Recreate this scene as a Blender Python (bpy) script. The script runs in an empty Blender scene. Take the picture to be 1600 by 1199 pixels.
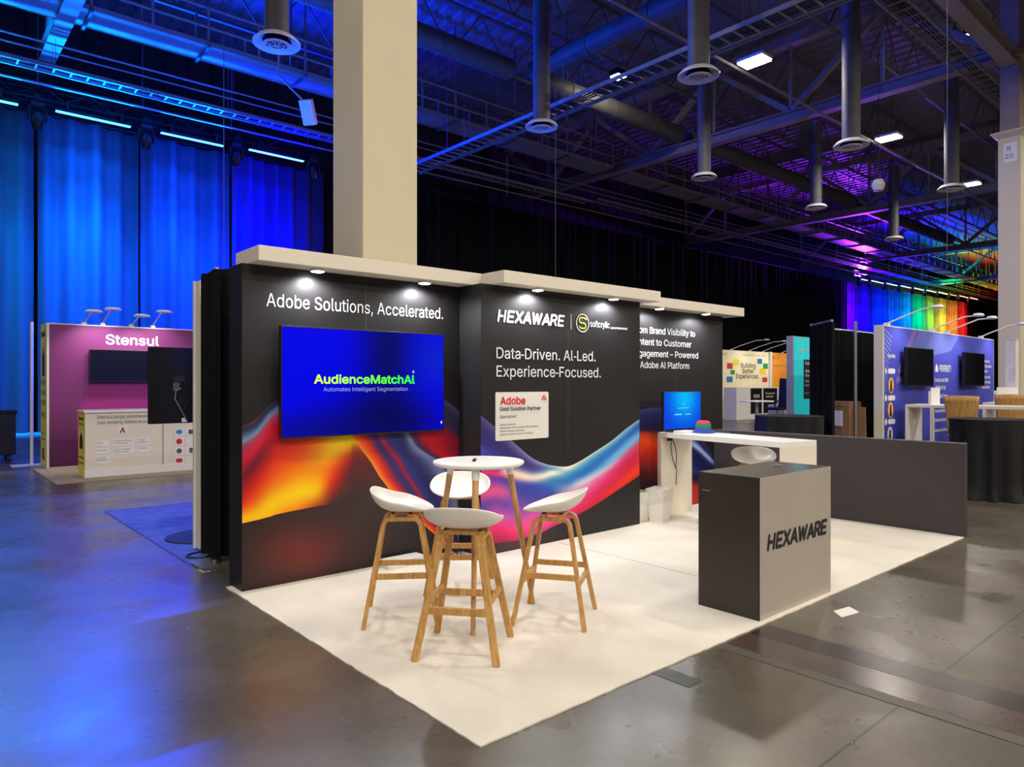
import bpy, math, random, os
from mathutils import Vector, Matrix
random.seed(7)
scene = bpy.context.scene
COL = scene.collection
PI = math.pi

# ------------------------------------------------------------------ camera
cam_data = bpy.data.cameras.new('camera')
cam_data.sensor_width = 36.0
cam_data.lens = 24.707
cam_data.clip_start = 0.05
cam_data.clip_end = 400
cam = bpy.data.objects.new('camera', cam_data)
cam.location = (-1.831, -2.305, 1.526)
cam.rotation_euler = (math.radians(90), 0, math.radians(48.975 - 90))
COL.objects.link(cam)
scene.camera = cam

# ------------------------------------------------------------------ view, world
vs = scene.view_settings
vs.view_transform = 'Standard'
vs.look = 'None'
vs.gamma = 1.0
vs.use_curve_mapping = False
vs.exposure = -0.08
world = bpy.data.worlds.new('hall_ambient_fill')  # faint blue-violet ambient fill, added to lift the dim ceiling steel
scene.world = world
world.use_nodes = True
world.node_tree.nodes['Background'].inputs[0].default_value = (0.020, 0.019, 0.026, 1)
world.node_tree.nodes['Background'].inputs[1].default_value = 1.0

# ------------------------------------------------------------------ lights of the hall
def area_light(name, loc, target, sx, sy, power, color, spread=180.0):
    d = bpy.data.lights.new(name, 'AREA')
    d.shape = 'RECTANGLE'
    d.size = sx
    d.size_y = sy
    d.energy = power
    d.color = color
    d.spread = math.radians(spread)
    o = bpy.data.objects.new(name, d)
    o.location = loc
    v = Vector(target) - Vector(loc)
    o.rotation_euler = v.to_track_quat('-Z', 'X' if False else 'Y').to_euler()
    COL.objects.link(o)
    return o

def bar_light(name, loc, target, length, power, color, spread):
    """a strip lamp lying along X, aimed at target (same x)"""
    d = bpy.data.lights.new(name, 'AREA')
    d.shape = 'RECTANGLE'
    d.size = length
    d.size_y = 0.08
    d.energy = power
    d.color = color
    d.spread = math.radians(spread)
    o = bpy.data.objects.new(name, d)
    o.location = loc
    z = (Vector(loc) - Vector(target)).normalized()
    x = Vector((1, 0, 0))
    y = z.cross(x).normalized()
    o.rotation_euler = Matrix((x, y, z)).transposed().to_euler()
    COL.objects.link(o)
    return o

WARM = (1.0, 0.91, 0.78)
HIGH_BAYS = [(x, y, p if x > -13 and not (y > 8 and x < 10) else (120 if y > 8 else 700)) for y, p in ((8.6, 330), (-1.6, 330), (-11.0, 760), (-20.0, 900)) for x in (-22.0, -12.0, -2.3, 7.4, 17.1, 26.9, 36.5)]
for x, y, p in HIGH_BAYS:
    area_light('high_bay_light', (x, y, 10.86), (x, y, 0), 0.45, 0.65, p, WARM)

# LED bars over the drapes: x0, x1, z, colour, strength
BLUE_BARS = [(-2.2, 0.80, 9.73, (0.00, 0.22, 0.90), 0.7), (1.68, 3.77, 9.79, (0.0, 0.11, 1.0), 1.0),
             (4.62, 6.69, 9.82, (0.0, 0.055, 1.0), 1.1), (7.53, 9.63, 9.90, (0.0, 0.0, 1.0), 1.2)]
RAIN = [(58.6, 59.8, (0.10, 0.0, 1.0)), (60.6, 63.1, (0.01, 0.0, 1.0)), (63.8, 66.2, (0.0, 0.02, 1.0)),
        (67.0, 69.4, (0.0, 0.10, 1.0)), (70.2, 72.7, (0.0, 0.30, 0.85)), (73.4, 75.9, (0.0, 0.70, 0.22)),
        (76.7, 79.2, (0.35, 0.85, 0.05)), (80.0, 82.1, (0.85, 0.62, 0.04)), (82.9, 85.6, (1.0, 0.26, 0.02)),
        (86.3, 88.9, (1.0, 0.01, 0.01))]
BAR_Y = 22.8
DRAPE_Y = 24.0
for x0, x1, z, c, s in BLUE_BARS:
    xm, L = (x0 + x1) / 2, x1 - x0
    for drop, p, sp in ((0.9, 150, 130), (2.8, 380, 80), (5.2, 800, 46), (8.2, 1700, 34)):
        bar_light('blue_wash_light', (xm, BAR_Y, z - 0.06), (xm, DRAPE_Y, z - drop), L, p * s, c, sp)
    bar_light('blue_up_light', (xm, BAR_Y - 0.3, z + 0.15), (xm, BAR_Y - 4.0, z + 1.6), L, 1000 * s, c, 165)
for x0, x1, c in RAIN:
    xm, L = (x0 + x1) / 2, x1 - x0
    z = 10.2 + (xm - 57) * 0.024
    for drop, p, sp in ((0.9, 200, 130), (2.8, 480, 80), (5.5, 1500, 44)):
        bar_light('rainbow_wash_light', (xm, BAR_Y, z - 0.06), (xm, DRAPE_Y, z - drop), L, p, c, sp)
    bar_light('rainbow_up_light', (xm, BAR_Y - 0.3, z + 0.15), (xm, BAR_Y - 4.0, z + 2.0), L, 1100 if xm < 68 else 380, c, 150)
area_light('violet_sweep_light', (58.0, BAR_Y - 0.4, 10.4), (42, 19.2, 11.7), 0.5, 0.5, 1500, (0.24, 0.02, 1.0), 50)

# blue floor uplights standing behind the magenta booth
for x, p in ((1.2, 500), (5.6, 700)):
    area_light('blue_floor_uplight', (x, 14.2, 0.3), (x + 0.6, 14.6, 11), 0.35, 0.35, p, (0.0, 0.10, 1.0), 110)

# downlights in the booth canopies
PUCKS = [(0.58, 2.735, 0), (1.56, 2.735, 0), (2.60, 2.425, 1), (3.66, 2.425, 1), (4.78, 2.70, 2), (5.72, 2.70, 2)]
for x, y, k in PUCKS:
    d = bpy.data.lights.new('canopy_spot', 'SPOT')
    d.energy = 52
    d.color = (0.93, 0.97, 1.0)
    d.spot_size = math.radians(168)
    d.spot_blend = 0.6
    d.shadow_soft_size = 0.03
    o = bpy.data.objects.new('canopy_spot', d)
    o.location = (x, y, 2.368)
    COL.objects.link(o)

# ------------------------------------------------------------------ materials
def lin(c):
    c = c / 255.0
    return c / 12.92 if c <= 0.04045 else ((c + 0.055) / 1.055) ** 2.4
def rgb(r, g, b):
    return (lin(r), lin(g), lin(b), 1.0)
MATS = {}
def mat(name, col, rough=0.5, metal=0.0, var=0.06, scale=6.0, bump=0.0, emit=None, estr=0.0, attr=None, spec=0.5, bscale=None, stretch=None):
    """a principled material with a little procedural variation of its colour"""
    if name in MATS:
        return MATS[name]
    m = bpy.data.materials.new(name)
    m.use_nodes = True
    nt = m.node_tree
    p = nt.nodes['Principled BSDF']
    p.inputs['Roughness'].default_value = rough
    p.inputs['Metallic'].default_value = metal
    p.inputs['Specular IOR Level'].default_value = spec
    tc = nt.nodes.new('ShaderNodeTexCoord')
    mp = nt.nodes.new('ShaderNodeMapping')
    if stretch:
        mp.inputs['Scale'].default_value = stretch
    nt.links.new(tc.outputs['Object'], mp.inputs[0])
    nz = nt.nodes.new('ShaderNodeTexNoise')
    nz.inputs['Scale'].default_value = scale
    nz.inputs['Detail'].default_value = 5
    nt.links.new(mp.outputs[0], nz.inputs['Vector'])
    mx = nt.nodes.new('ShaderNodeMix')
    mx.data_type = 'RGBA'
    mx.blend_type = 'MULTIPLY'
    mx.inputs[0].default_value = 1.0
    mr = nt.nodes.new('ShaderNodeMapRange')
    mr.inputs[1].default_value = 0.3
    mr.inputs[2].default_value = 0.7
    mr.inputs[3].default_value = 1.0 - var
    mr.inputs[4].default_value = 1.0 + var
    nt.links.new(nz.outputs[0], mr.inputs[0])
    nt.links.new(mr.outputs[0], mx.inputs[7])
    if attr:
        a = nt.nodes.new('ShaderNodeAttribute')
        a.attribute_name = attr
        nt.links.new(a.outputs['Color'], mx.inputs[6])
    else:
        mx.inputs[6].default_value = col
    nt.links.new(mx.outputs[2], p.inputs['Base Color'])
    if bump:
        b = nt.nodes.new('ShaderNodeBump')
        b.inputs['Strength'].default_value = bump
        b.inputs['Distance'].default_value = 0.01
        n2 = nt.nodes.new('ShaderNodeTexNoise')
        n2.inputs['Scale'].default_value = bscale or scale * 8
        n2.inputs['Detail'].default_value = 4
        nt.links.new(mp.outputs[0], n2.inputs['Vector'])
        nt.links.new(n2.outputs[0], b.inputs['Height'])
        nt.links.new(b.outputs[0], p.inputs['Normal'])
    if emit is not None:
        p.inputs['Emission Strength'].default_value = estr
        if emit == 'attr':
            nt.links.new(a.outputs['Color'], p.inputs['Emission Color'])
        else:
            p.inputs['Emission Color'].default_value = emit
    MATS[name] = m
    return m

def wood(name, c1, c2, rough=0.45):
    if name in MATS:
        return MATS[name]
    m = mat(name, c1, rough)
    nt = m.node_tree
    p = nt.nodes['Principled BSDF']
    tc = nt.nodes.new('ShaderNodeTexCoord')
    mp = nt.nodes.new('ShaderNodeMapping')
    mp.inputs['Scale'].default_value = (30, 30, 3)
    nz = nt.nodes.new('ShaderNodeTexNoise')
    nz.inputs['Scale'].default_value = 2.0
    nz.inputs['Detail'].default_value = 6
    nz.inputs['Distortion'].default_value = 0.6
    cr = nt.nodes.new('ShaderNodeValToRGB')
    cr.color_ramp.elements[0].color = c2
    cr.color_ramp.elements[0].position = 0.35
    cr.color_ramp.elements[1].color = c1
    cr.color_ramp.elements[1].position = 0.62
    nt.links.new(tc.outputs['Object'], mp.inputs[0])
    nt.links.new(mp.outputs[0], nz.inputs['Vector'])
    nt.links.new(nz.outputs[0], cr.inputs[0])
    nt.links.new(cr.outputs[0], p.inputs['Base Color'])
    return m

M_WALL = mat('dark_fabric_print', rgb(33, 29, 31), 0.42, var=0.05, scale=3, bump=0.06, bscale=260)
M_WALLSIDE = mat('black_panel_edge', rgb(30, 28, 29), 0.5)
M_PRINT = mat('printed_fabric', (1, 1, 1, 1), 0.45, var=0.02, scale=3, attr='print_colour', spec=0.35)
M_CREAM = mat('cream_laminate', rgb(232, 224, 208), 0.55, var=0.02)
M_WHITE = mat('white_laminate', rgb(236, 234, 230), 0.35, var=0.02)
M_WHITEPL = mat('white_moulded_plastic', rgb(236, 233, 226), 0.38, var=0.02)
M_LETTER = mat('white_lettering', rgb(222, 222, 222), 0.5, var=0.01)
M_DARKLET = mat('black_lettering', rgb(30, 24, 34), 0.5, var=0.01)
M_GREYLET = mat('grey_lettering', rgb(96, 92, 92), 0.5, var=0.01)
M_REDLET = mat('red_lettering', rgb(214, 34, 34), 0.5, var=0.01)
M_GREYLAM = mat('warm_grey_laminate', rgb(176, 166, 154), 0.35, metal=0.0, var=0.03)
M_COUNTERDARK = mat('charcoal_laminate', rgb(44, 39, 38), 0.4, var=0.04)
M_COUNTERTOP = mat('grey_countertop', rgb(104, 98, 92), 0.22, var=0.03)
M_HALF = mat('charcoal_half_wall_fabric', rgb(58, 52, 54), 0.6, var=0.05, scale=2)
M_WOOD = wood('honey_oak', rgb(204, 158, 92), rgb(176, 126, 64))
M_WOOD2 = wood('light_oak', rgb(206, 160, 108), rgb(178, 130, 78))
M_BLACKPL = mat('black_plastic', rgb(22, 22, 24), 0.35)
M_BLACKMET = mat('black_metal', rgb(24, 24, 26), 0.4, metal=0.5)
M_GLOSSBLK = mat('glossy_black_screen', rgb(14, 15, 17), 0.08)
M_STEEL = mat('grey_structural_steel', rgb(150, 140, 140), 0.55, var=0.10, scale=2)
M_STEELDK = mat('dark_structural_steel', rgb(98, 93, 100), 0.6, var=0.12, scale=2)
M_GALV = mat('galvanised_duct', rgb(92, 90, 94), 0.62, metal=0.15, var=0.14, scale=3)
M_TRAY = mat('galvanised_tray', rgb(150, 148, 150), 0.45, metal=0.3, var=0.1)
M_DIFF = mat('white_diffuser_enamel', rgb(222, 220, 222), 0.4, var=0.03)
M_COLUMN = mat('beige_column_cladding', rgb(214, 202, 172), 0.55, var=0.03, scale=1.5)
M_CONC = mat('raw_concrete_column', rgb(150, 134, 126), 0.8, var=0.12, scale=4, bump=0.3)
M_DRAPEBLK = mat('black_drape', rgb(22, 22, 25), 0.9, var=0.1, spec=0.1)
M_DRAPELIT = mat('velour_drape_lit_tone', rgb(50, 50, 58), 0.85, var=0.04, spec=0.1)  # same black cloth made paler: LED light partly put into its colour
M_TCLOTH = mat('black_tablecloth', rgb(30, 29, 31), 0.75, var=0.12, scale=8, spec=0.25)
M_CHROME = mat('brushed_steel_pole', rgb(200, 198, 196), 0.3, metal=0.9, var=0.04)
M_WHITEMET = mat('white_enamel_metal', rgb(226, 226, 224), 0.4, var=0.02)
M_GREYBAG = mat('translucent_bin_liner', rgb(222, 220, 212), 0.4, var=0.12, scale=18, bump=0.6, bscale=30)
M_CABLE = mat('black_cable', rgb(20, 20, 22), 0.5)
M_CARD = mat('brown_cardboard', rgb(142, 104, 66), 0.8, var=0.10, scale=5)
M_PAPER = mat('white_paper', rgb(236, 234, 232), 0.6, var=0.02)
M_PUCK = mat('puck_lens', (1, 1, 1, 1), 0.3, emit=(0.95, 0.98, 1, 1), estr=14)
M_LAMP = mat('high_bay_lens', (1, 1, 1, 1), 0.3, emit=(1, 0.93, 0.75, 1), estr=26)

# ------------------------------------------------------------------ mesh helpers
LOC = {}
def place(o, parent):
    COL.objects.link(o)
    if parent is not None:
        o.parent = parent
class MB:
    def __init__(s):
        s.v, s.f, s.c = [], [], []
    def add(s, vs, fs):
        n = len(s.v)
        s.v += [tuple(p) for p in vs]
        s.f += [tuple(i + n for i in f) for f in fs]
        return s
    def box(s, x0, y0, z0, x1, y1, z1):
        return s.add([(x0, y0, z0), (x1, y0, z0), (x1, y1, z0), (x0, y1, z0), (x0, y0, z1), (x1, y0, z1), (x1, y1, z1), (x0, y1, z1)],
                     [(0, 3, 2, 1), (4, 5, 6, 7), (0, 1, 5, 4), (1, 2, 6, 5), (2, 3, 7, 6), (3, 0, 4, 7)])
    def bar(s, p, q, w, h, up=(0, 0, 1), taper=1.0):
        p, q = Vector(p), Vector(q)
        d = (q - p).normalized()
        u = Vector(up)
        if abs(d.dot(u)) > 0.98:
            u = Vector((1, 0, 0))
        a = d.cross(u).normalized()
        b = a.cross(d).normalized()
        vs = []
        for e, k in ((p, 1.0), (q, taper)):
            for i, j in ((-1, -1), (1, -1), (1, 1), (-1, 1)):
                vs.append(e + a * (i * w / 2 * k) + b * (j * h / 2 * k))
        return s.add(vs, [(3, 2, 1, 0), (4, 5, 6, 7), (0, 1, 5, 4), (1, 2, 6, 5), (2, 3, 7, 6), (3, 0, 4, 7)])
    def tube(s, pts, r, n=8, r2=None, caps=True):
        pts = [Vector(p) for p in pts]
        rings = []
        prev = None
        for i, p in enumerate(pts):
            d = (pts[min(i + 1, len(pts) - 1)] - pts[max(i - 1, 0)]).normalized()
            if prev is None:
                u = Vector((0, 0, 1)) if abs(d.z) < 0.9 else Vector((1, 0, 0))
                a = d.cross(u).normalized()
            else:
                a = (prev - d * prev.dot(d)).normalized()
            prev = a
            b = d.cross(a)
            k = r if r2 is None else r + (r2 - r) * i / max(1, len(pts) - 1)
            rings.append([p + (a * math.cos(2 * PI * j / n) + b * math.sin(2 * PI * j / n)) * k for j in range(n)])
        vs = [v for rg in rings for v in rg]
        fs = []
        for i in range(len(pts) - 1):
            for j in range(n):
                fs.append((i * n + j, i * n + (j + 1) % n, (i + 1) * n + (j + 1) % n, (i + 1) * n + j))
        if caps:
            fs.append(tuple(reversed(range(n))))
            fs.append(tuple(range((len(pts) - 1) * n, len(pts) * n)))
        return s.add(vs, fs)
    def lathe(s, prof, c=(0, 0, 0), n=32, sx=1.0, sy=1.0):
        vs, fs = [], []
        for r, z in prof:
            for j in range(n):
                t = 2 * PI * j / n
                vs.append((c[0] + r * sx * math.cos(t), c[1] + r * sy * math.sin(t), c[2] + z))
        for i in range(len(prof) - 1):
            for j in range(n):
                fs.append((i * n + j, i * n + (j + 1) % n, (i + 1) * n + (j + 1) % n, (i + 1) * n + j))
        if prof[0][0] > 1e-6:
            fs.append(tuple(reversed(range(n))))
        if prof[-1][0] > 1e-6:
            fs.append(tuple(range((len(prof) - 1) * n, len(prof) * n)))
        return s.add(vs, fs)
    def grid(s, fn, nu, nv, closed=False):
        vs = [fn(i / (nu if closed else nu - 1), j / (nv - 1)) for j in range(nv) for i in range(nu)]
        fs = []
        for j in range(nv - 1):
            for i in range(nu if closed else nu - 1):
                a, b = j * nu + i, j * nu + (i + 1) % nu
                fs.append((a, b, b + nu, a + nu))
        return s.add(vs, fs)
    def poly(s, pts):
        return s.add(pts, [tuple(range(len(pts)))])
    def build(s, name, material, parent=None, smooth=False, bevel=0.0, solid=0.0, local=False):
        vs = s.v
        if parent is not None:
            L = LOC.get(parent.name, Vector((0, 0, 0)))
        elif local:
            L = Vector((0, 0, 0))
        else:
            xs, ys, zs = [p[0] for p in vs], [p[1] for p in vs], [p[2] for p in vs]
            L = Vector(((min(xs) + max(xs)) / 2, (min(ys) + max(ys)) / 2, min(zs)))
        me = bpy.data.meshes.new(name)
        me.from_pydata([(p[0] - L.x, p[1] - L.y, p[2] - L.z) for p in vs], [], s.f)
        if s.c:
            ca = me.color_attributes.new('print_colour', 'FLOAT_COLOR', 'POINT')
            for i, c in enumerate(s.c):
                ca.data[i].color = (lin(c[0]), lin(c[1]), lin(c[2]), 1.0)
        me.materials.append(material)
        if smooth:
            for p in me.polygons:
                p.use_smooth = True
            me.set_sharp_from_angle(angle=math.radians(38))
        me.update()
        o = bpy.data.objects.new(name, me)
        place(o, parent)
        if parent is None:
            o.location = L
        LOC[o.name] = L.copy()
        if solid:
            md = o.modifiers.new('thickness', 'SOLIDIFY')
            md.thickness = solid
        if bevel:
            md = o.modifiers.new('soft_edges', 'BEVEL')
            md.width = bevel
            md.segments = 2
            md.limit_method = 'ANGLE'
        return o
def tag(o, label, cat, group=None, kind=None):
    if label: o['label'] = label
    if cat: o['category'] = cat
    if group: o['group'] = group
    if kind: o['kind'] = kind
    return o
def thing(name, label, cat, loc, group=None):
    o = bpy.data.objects.new(name, None)
    o.empty_display_size = 0.1
    COL.objects.link(o)
    o.location = loc
    LOC[o.name] = Vector(loc)
    return tag(o, label, cat, group)
def struct(o):
    o['kind'] = 'structure'
    return o
def B(name, m, parent, *b, **k):
    return MB().box(*b).build(name, m, parent, **k)
def dup(root, loc, rotz, label=None, group=None):
    r = root.copy()
    COL.objects.link(r)
    r.location = loc
    r.rotation_euler = (0, 0, rotz)
    if label: r['label'] = label
    if group: r['group'] = group
    for ch in list(root.children):
        c = ch.copy()
        COL.objects.link(c)
        c.parent = r
        for g in list(ch.children):
            e = g.copy()
            COL.objects.link(e)
            e.parent = c
    return r

# ------------------------------------------------------------------ lettering
try:
    FONT = bpy.data.fonts.load(os.path.join(bpy.utils.system_resource('DATAFILES'), 'fonts', 'Inter.woff2'))
    CAP = 0.527
except Exception:
    FONT = None
    CAP = 0.70
def glyphs(s, weight=0.0, spacing=1.0):
    """2D letter shapes; hyphens are set tight; weight thickens the strokes by overprinting"""
    if '-' in s and FONT:
        vs, fs, x = [], [], 0.0
        parts = s.split('-')
        for i, part in enumerate(parts):
            v, f = glyphs(part, weight)
            lo, hi = min(q[0] for q in v), max(q[0] for q in v)
            fs += [tuple(k + len(vs) for k in g) for g in f]
            vs += [(q[0] - lo + x, q[1], q[2]) for q in v]
            x += hi - lo
            if i < len(parts) - 1:
                n = len(vs)
                vs += [(x + 0.05, 0.165 - weight, 0), (x + 0.23, 0.165 - weight, 0), (x + 0.23, 0.215 + weight, 0), (x + 0.05, 0.215 + weight, 0)]
                fs.append((n, n + 1, n + 2, n + 3))
                x += 0.28
        return vs, fs
    cu = bpy.data.curves.new('lettering', 'FONT')
    if FONT:
        cu.font = FONT
        s = s.replace('I', 'l')
    cu.body = s
    cu.size = 1.0
    cu.space_character = spacing
    cu.resolution_u = 3
    o = bpy.data.objects.new('lettering', cu)
    COL.objects.link(o)
    bpy.context.view_layer.update()
    me = bpy.data.meshes.new_from_object(o.evaluated_get(bpy.context.evaluated_depsgraph_get()))
    v0 = [tuple(v.co) for v in me.vertices]
    f0 = [tuple(p.vertices) for p in me.polygons]
    bpy.data.objects.remove(o)
    bpy.data.curves.remove(cu)
    bpy.data.meshes.remove(me)
    vs, fs = list(v0), list(f0)
    if weight > 0:
        for k in range(8):
            dx, dy = weight * math.cos(k * PI / 4), weight * math.sin(k * PI / 4)
            n = len(vs)
            vs += [(v[0] + dx, v[1] + dy, 0.0002 * (k + 1)) for v in v0]
            fs += [tuple(i + n for i in f) for f in f0]
    return vs, fs
_h = glyphs('H')[0]
CAP = max(v[1] for v in _h)
def letters(name, lines, face, m, parent, colour=None):
    """lines: (text, u, z, width or None, cap height, weight); face: (origin, u-axis, outward normal)"""
    O, U, N = (Vector(a) for a in face)
    mb = MB()
    for t in lines:
        s, u0, z0, W, H = t[:5]
        wt = t[5] if len(t) > 5 else 0.0
        vs, fs = glyphs(s, wt)
        if not vs:
            continue
        x0, x1 = min(v[0] for v in vs), max(v[0] for v in vs)
        kz = H / CAP
        kx = kz if W is None else W / (x1 - x0)
        mb.add([O + U * (u0 + (v[0] - x0) * kx) + Vector((0, 0, z0 + v[1] * kz)) + N * (0.0022 + v[2]) for v in vs], fs)
        if colour:
            mb.c += [colour((v[0] - x0) / (x1 - x0)) for v in vs]
    return mb.build(name, m, parent)
def strokes(name, polys, face, th, m, parent, shear=0.0, u0=0, z0=0, kx=1, kz=1):
    """flat rounded strokes along 2D polylines"""
    O, U, N = (Vector(a) for a in face)
    mb = MB()
    lift = [0.0025]
    P = lambda u, w: O + U * u + Vector((0, 0, w)) + N * lift[0]
    for pl in polys:
        pl = [(u0 + (a + shear * b) * kx, z0 + b * kz) for a, b in pl]
        for (a, b), (c, d) in zip(pl, pl[1:]):
            l = math.hypot(c - a, d - b) or 1e-6
            nx, ny = -(d - b) / l * th / 2, (c - a) / l * th / 2
            lift[0] += 0.00004
            mb.add([P(a + nx, b + ny), P(a - nx, b - ny), P(c - nx, d - ny), P(c + nx, d + ny)], [(0, 1, 2, 3)])
        for a, b in pl:
            lift[0] += 0.00004
            mb.add([P(a + th / 2 * math.cos(2 * PI * k / 10), b + th / 2 * math.sin(2 * PI * k / 10)) for k in range(10)], [tuple(range(10))])
    return mb.build(name, m, parent)
def flat(name, pts, face, m, parent, lift=0.002):
    """flat printed shapes; pts: list of polygons in (u, z)"""
    O, U, N = (Vector(a) for a in face)
    mb = MB()
    for pl in pts:
        mb.poly([O + U * u + Vector((0, 0, w)) + N * lift for u, w in pl])
    return mb.build(name, m, parent)
def rrect(u0, z0, u1, z1, r, n=4):
    out = []
    for cx, cz, a in ((u1 - r, z1 - r, 0), (u0 + r, z1 - r, 90), (u0 + r, z0 + r, 180), (u1 - r, z0 + r, 270)):
        for k in range(n + 1):
            t = math.radians(a + 90 * k / n)
            out.append((cx + r * math.cos(t), cz + r * math.sin(t)))
    return out
def disc2(u, z, r, rz=None, n=24):
    rz = rz or r
    return [(u + r * math.cos(2 * PI * k / n), z + rz * math.sin(2 * PI * k / n)) for k in range(n)]

def patch(name, G, y, m, parent, sub=6):
    """a printed colour patch on a wall facing -Y: G[i][j] = (x, z, r, g, b), smoothed by Catmull-Rom interpolation"""
    def cr(p0, p1, p2, p3, t):
        return tuple(0.5 * (2 * b + (c - a) * t + (2 * a - 5 * b + 4 * c - d) * t * t + (3 * b - a - 3 * c + d) * t ** 3) for a, b, c, d in zip(p0, p1, p2, p3))
    def dens(L):
        out = []
        for i in range(len(L) - 1):
            p0, p1, p2, p3 = L[max(i - 1, 0)], L[i], L[i + 1], L[min(i + 2, len(L) - 1)]
            for k in range(sub):
                t = k / sub
                q = cr(p0, p1, p2, p3, t)
                lo = [min(a, b) for a, b in zip(p1, p2)]
                hi = [max(a, b) for a, b in zip(p1, p2)]
                q = q[:2] + tuple(min(max(v, 0), 255) for v in q[2:]) if True else q
                out.append(q)
        out.append(L[-1])
        return out
    rows = [dens(r) for r in G]
    cols = list(zip(*rows))
    cols = [dens(list(c)) for c in cols]
    nv, nu = len(cols), len(cols[0])
    mb = MB()
    for c in cols:
        for q in c:
            mb.v.append((q[0], y, q[1]))
            mb.c.append(q[2:5])
    for j in range(nv - 1):
        for i in range(nu - 1):
            a = j * nu + i
            mb.f.append((a, a + 1, a + nu + 1, a + nu))
    return mb.build(name, m, parent)
P1L = [
    [(0.046,1.22,60,40,70),(0.046,1.173,48,48,80),(0.046,1.103,110,140,185),(0.046,1.057,150,60,85),(0.046,0.94,190,20,52),(0.046,0.847,120,18,40),(0.046,0.754,160,18,30),(0.046,0.637,228,62,20),(0.046,0.553,255,180,0),(0.046,0.507,255,195,20)],
    [(0.147,1.263,95,50,80),(0.147,1.221,46,44,74),(0.147,1.164,105,140,190),(0.147,1.126,170,70,100),(0.147,1.041,200,25,60),(0.147,0.947,112,20,45),(0.147,0.838,190,20,28),(0.147,0.696,235,80,15),(0.147,0.574,255,190,0),(0.147,0.517,255,195,10)],
    [(0.244,1.36,60,56,90),(0.244,1.327,46,44,74),(0.244,1.279,110,140,190),(0.244,1.236,180,70,105),(0.244,1.155,210,20,55),(0.244,1.035,160,20,45),(0.244,0.901,215,45,20),(0.244,0.758,240,112,10),(0.244,0.624,255,206,0),(0.244,0.529,252,185,10)],
    [(0.322,1.416,60,56,90),(0.322,1.383,46,44,74),(0.322,1.339,110,140,190),(0.322,1.291,185,70,105),(0.322,1.204,205,20,50),(0.322,1.079,190,25,35),(0.322,0.944,225,60,20),(0.322,0.799,245,120,10),(0.322,0.649,255,208,10),(0.322,0.543,250,160,10)],
    [(0.495,1.523,60,56,90),(0.495,1.473,46,44,74),(0.495,1.424,110,140,190),(0.495,1.365,190,70,100),(0.495,1.251,205,20,45),(0.495,1.089,210,45,25),(0.495,0.956,230,90,20),(0.495,0.823,250,150,0),(0.495,0.685,255,216,20),(0.495,0.556,240,120,20)],
    [(0.631,1.598,60,56,90),(0.631,1.538,46,44,74),(0.631,1.472,110,140,190),(0.631,1.372,200,60,70),(0.631,1.222,210,60,30),(0.631,1.072,230,110,25),(0.631,0.946,226,142,20),(0.631,0.831,250,152,10),(0.631,0.691,255,192,10),(0.631,0.565,180,62,30)],
    [(0.762,1.624,60,56,90),(0.762,1.548,46,44,74),(0.762,1.446,110,140,190),(0.762,1.319,220,110,50),(0.762,1.192,235,160,30),(0.762,1.064,236,182,30),(0.762,0.983,238,180,20),(0.762,0.871,235,108,20),(0.762,0.749,215,50,22),(0.762,0.571,64,42,45)],
    [(0.902,1.626,60,56,90),(0.902,1.522,120,100,120),(0.902,1.393,200,100,80),(0.902,1.264,230,170,40),(0.902,1.15,240,200,20),(0.902,1.067,240,205,20),(0.902,0.995,222,150,20),(0.902,0.922,175,48,32),(0.902,0.809,105,38,40),(0.902,0.633,72,46,48)],
    [(1.006,1.627,60,56,90),(1.006,1.522,120,100,120),(1.006,1.391,200,100,80),(1.006,1.261,230,170,40),(1.006,1.145,240,200,20),(1.006,1.051,225,180,20),(1.006,0.973,150,60,35),(1.006,0.894,105,38,38),(1.006,0.789,85,42,44),(1.006,0.606,58,44,47)],
    [(1.48,1.633,60,56,90),(1.48,1.522,100,60,100),(1.48,1.301,120,60,60),(1.48,1.081,110,50,45),(1.48,0.97,100,45,42),(1.48,0.86,92,45,45),(1.48,0.75,84,45,46),(1.48,0.639,76,46,48),(1.48,0.529,68,47,50),(1.48,0.474,50,40,44)],
]
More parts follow.
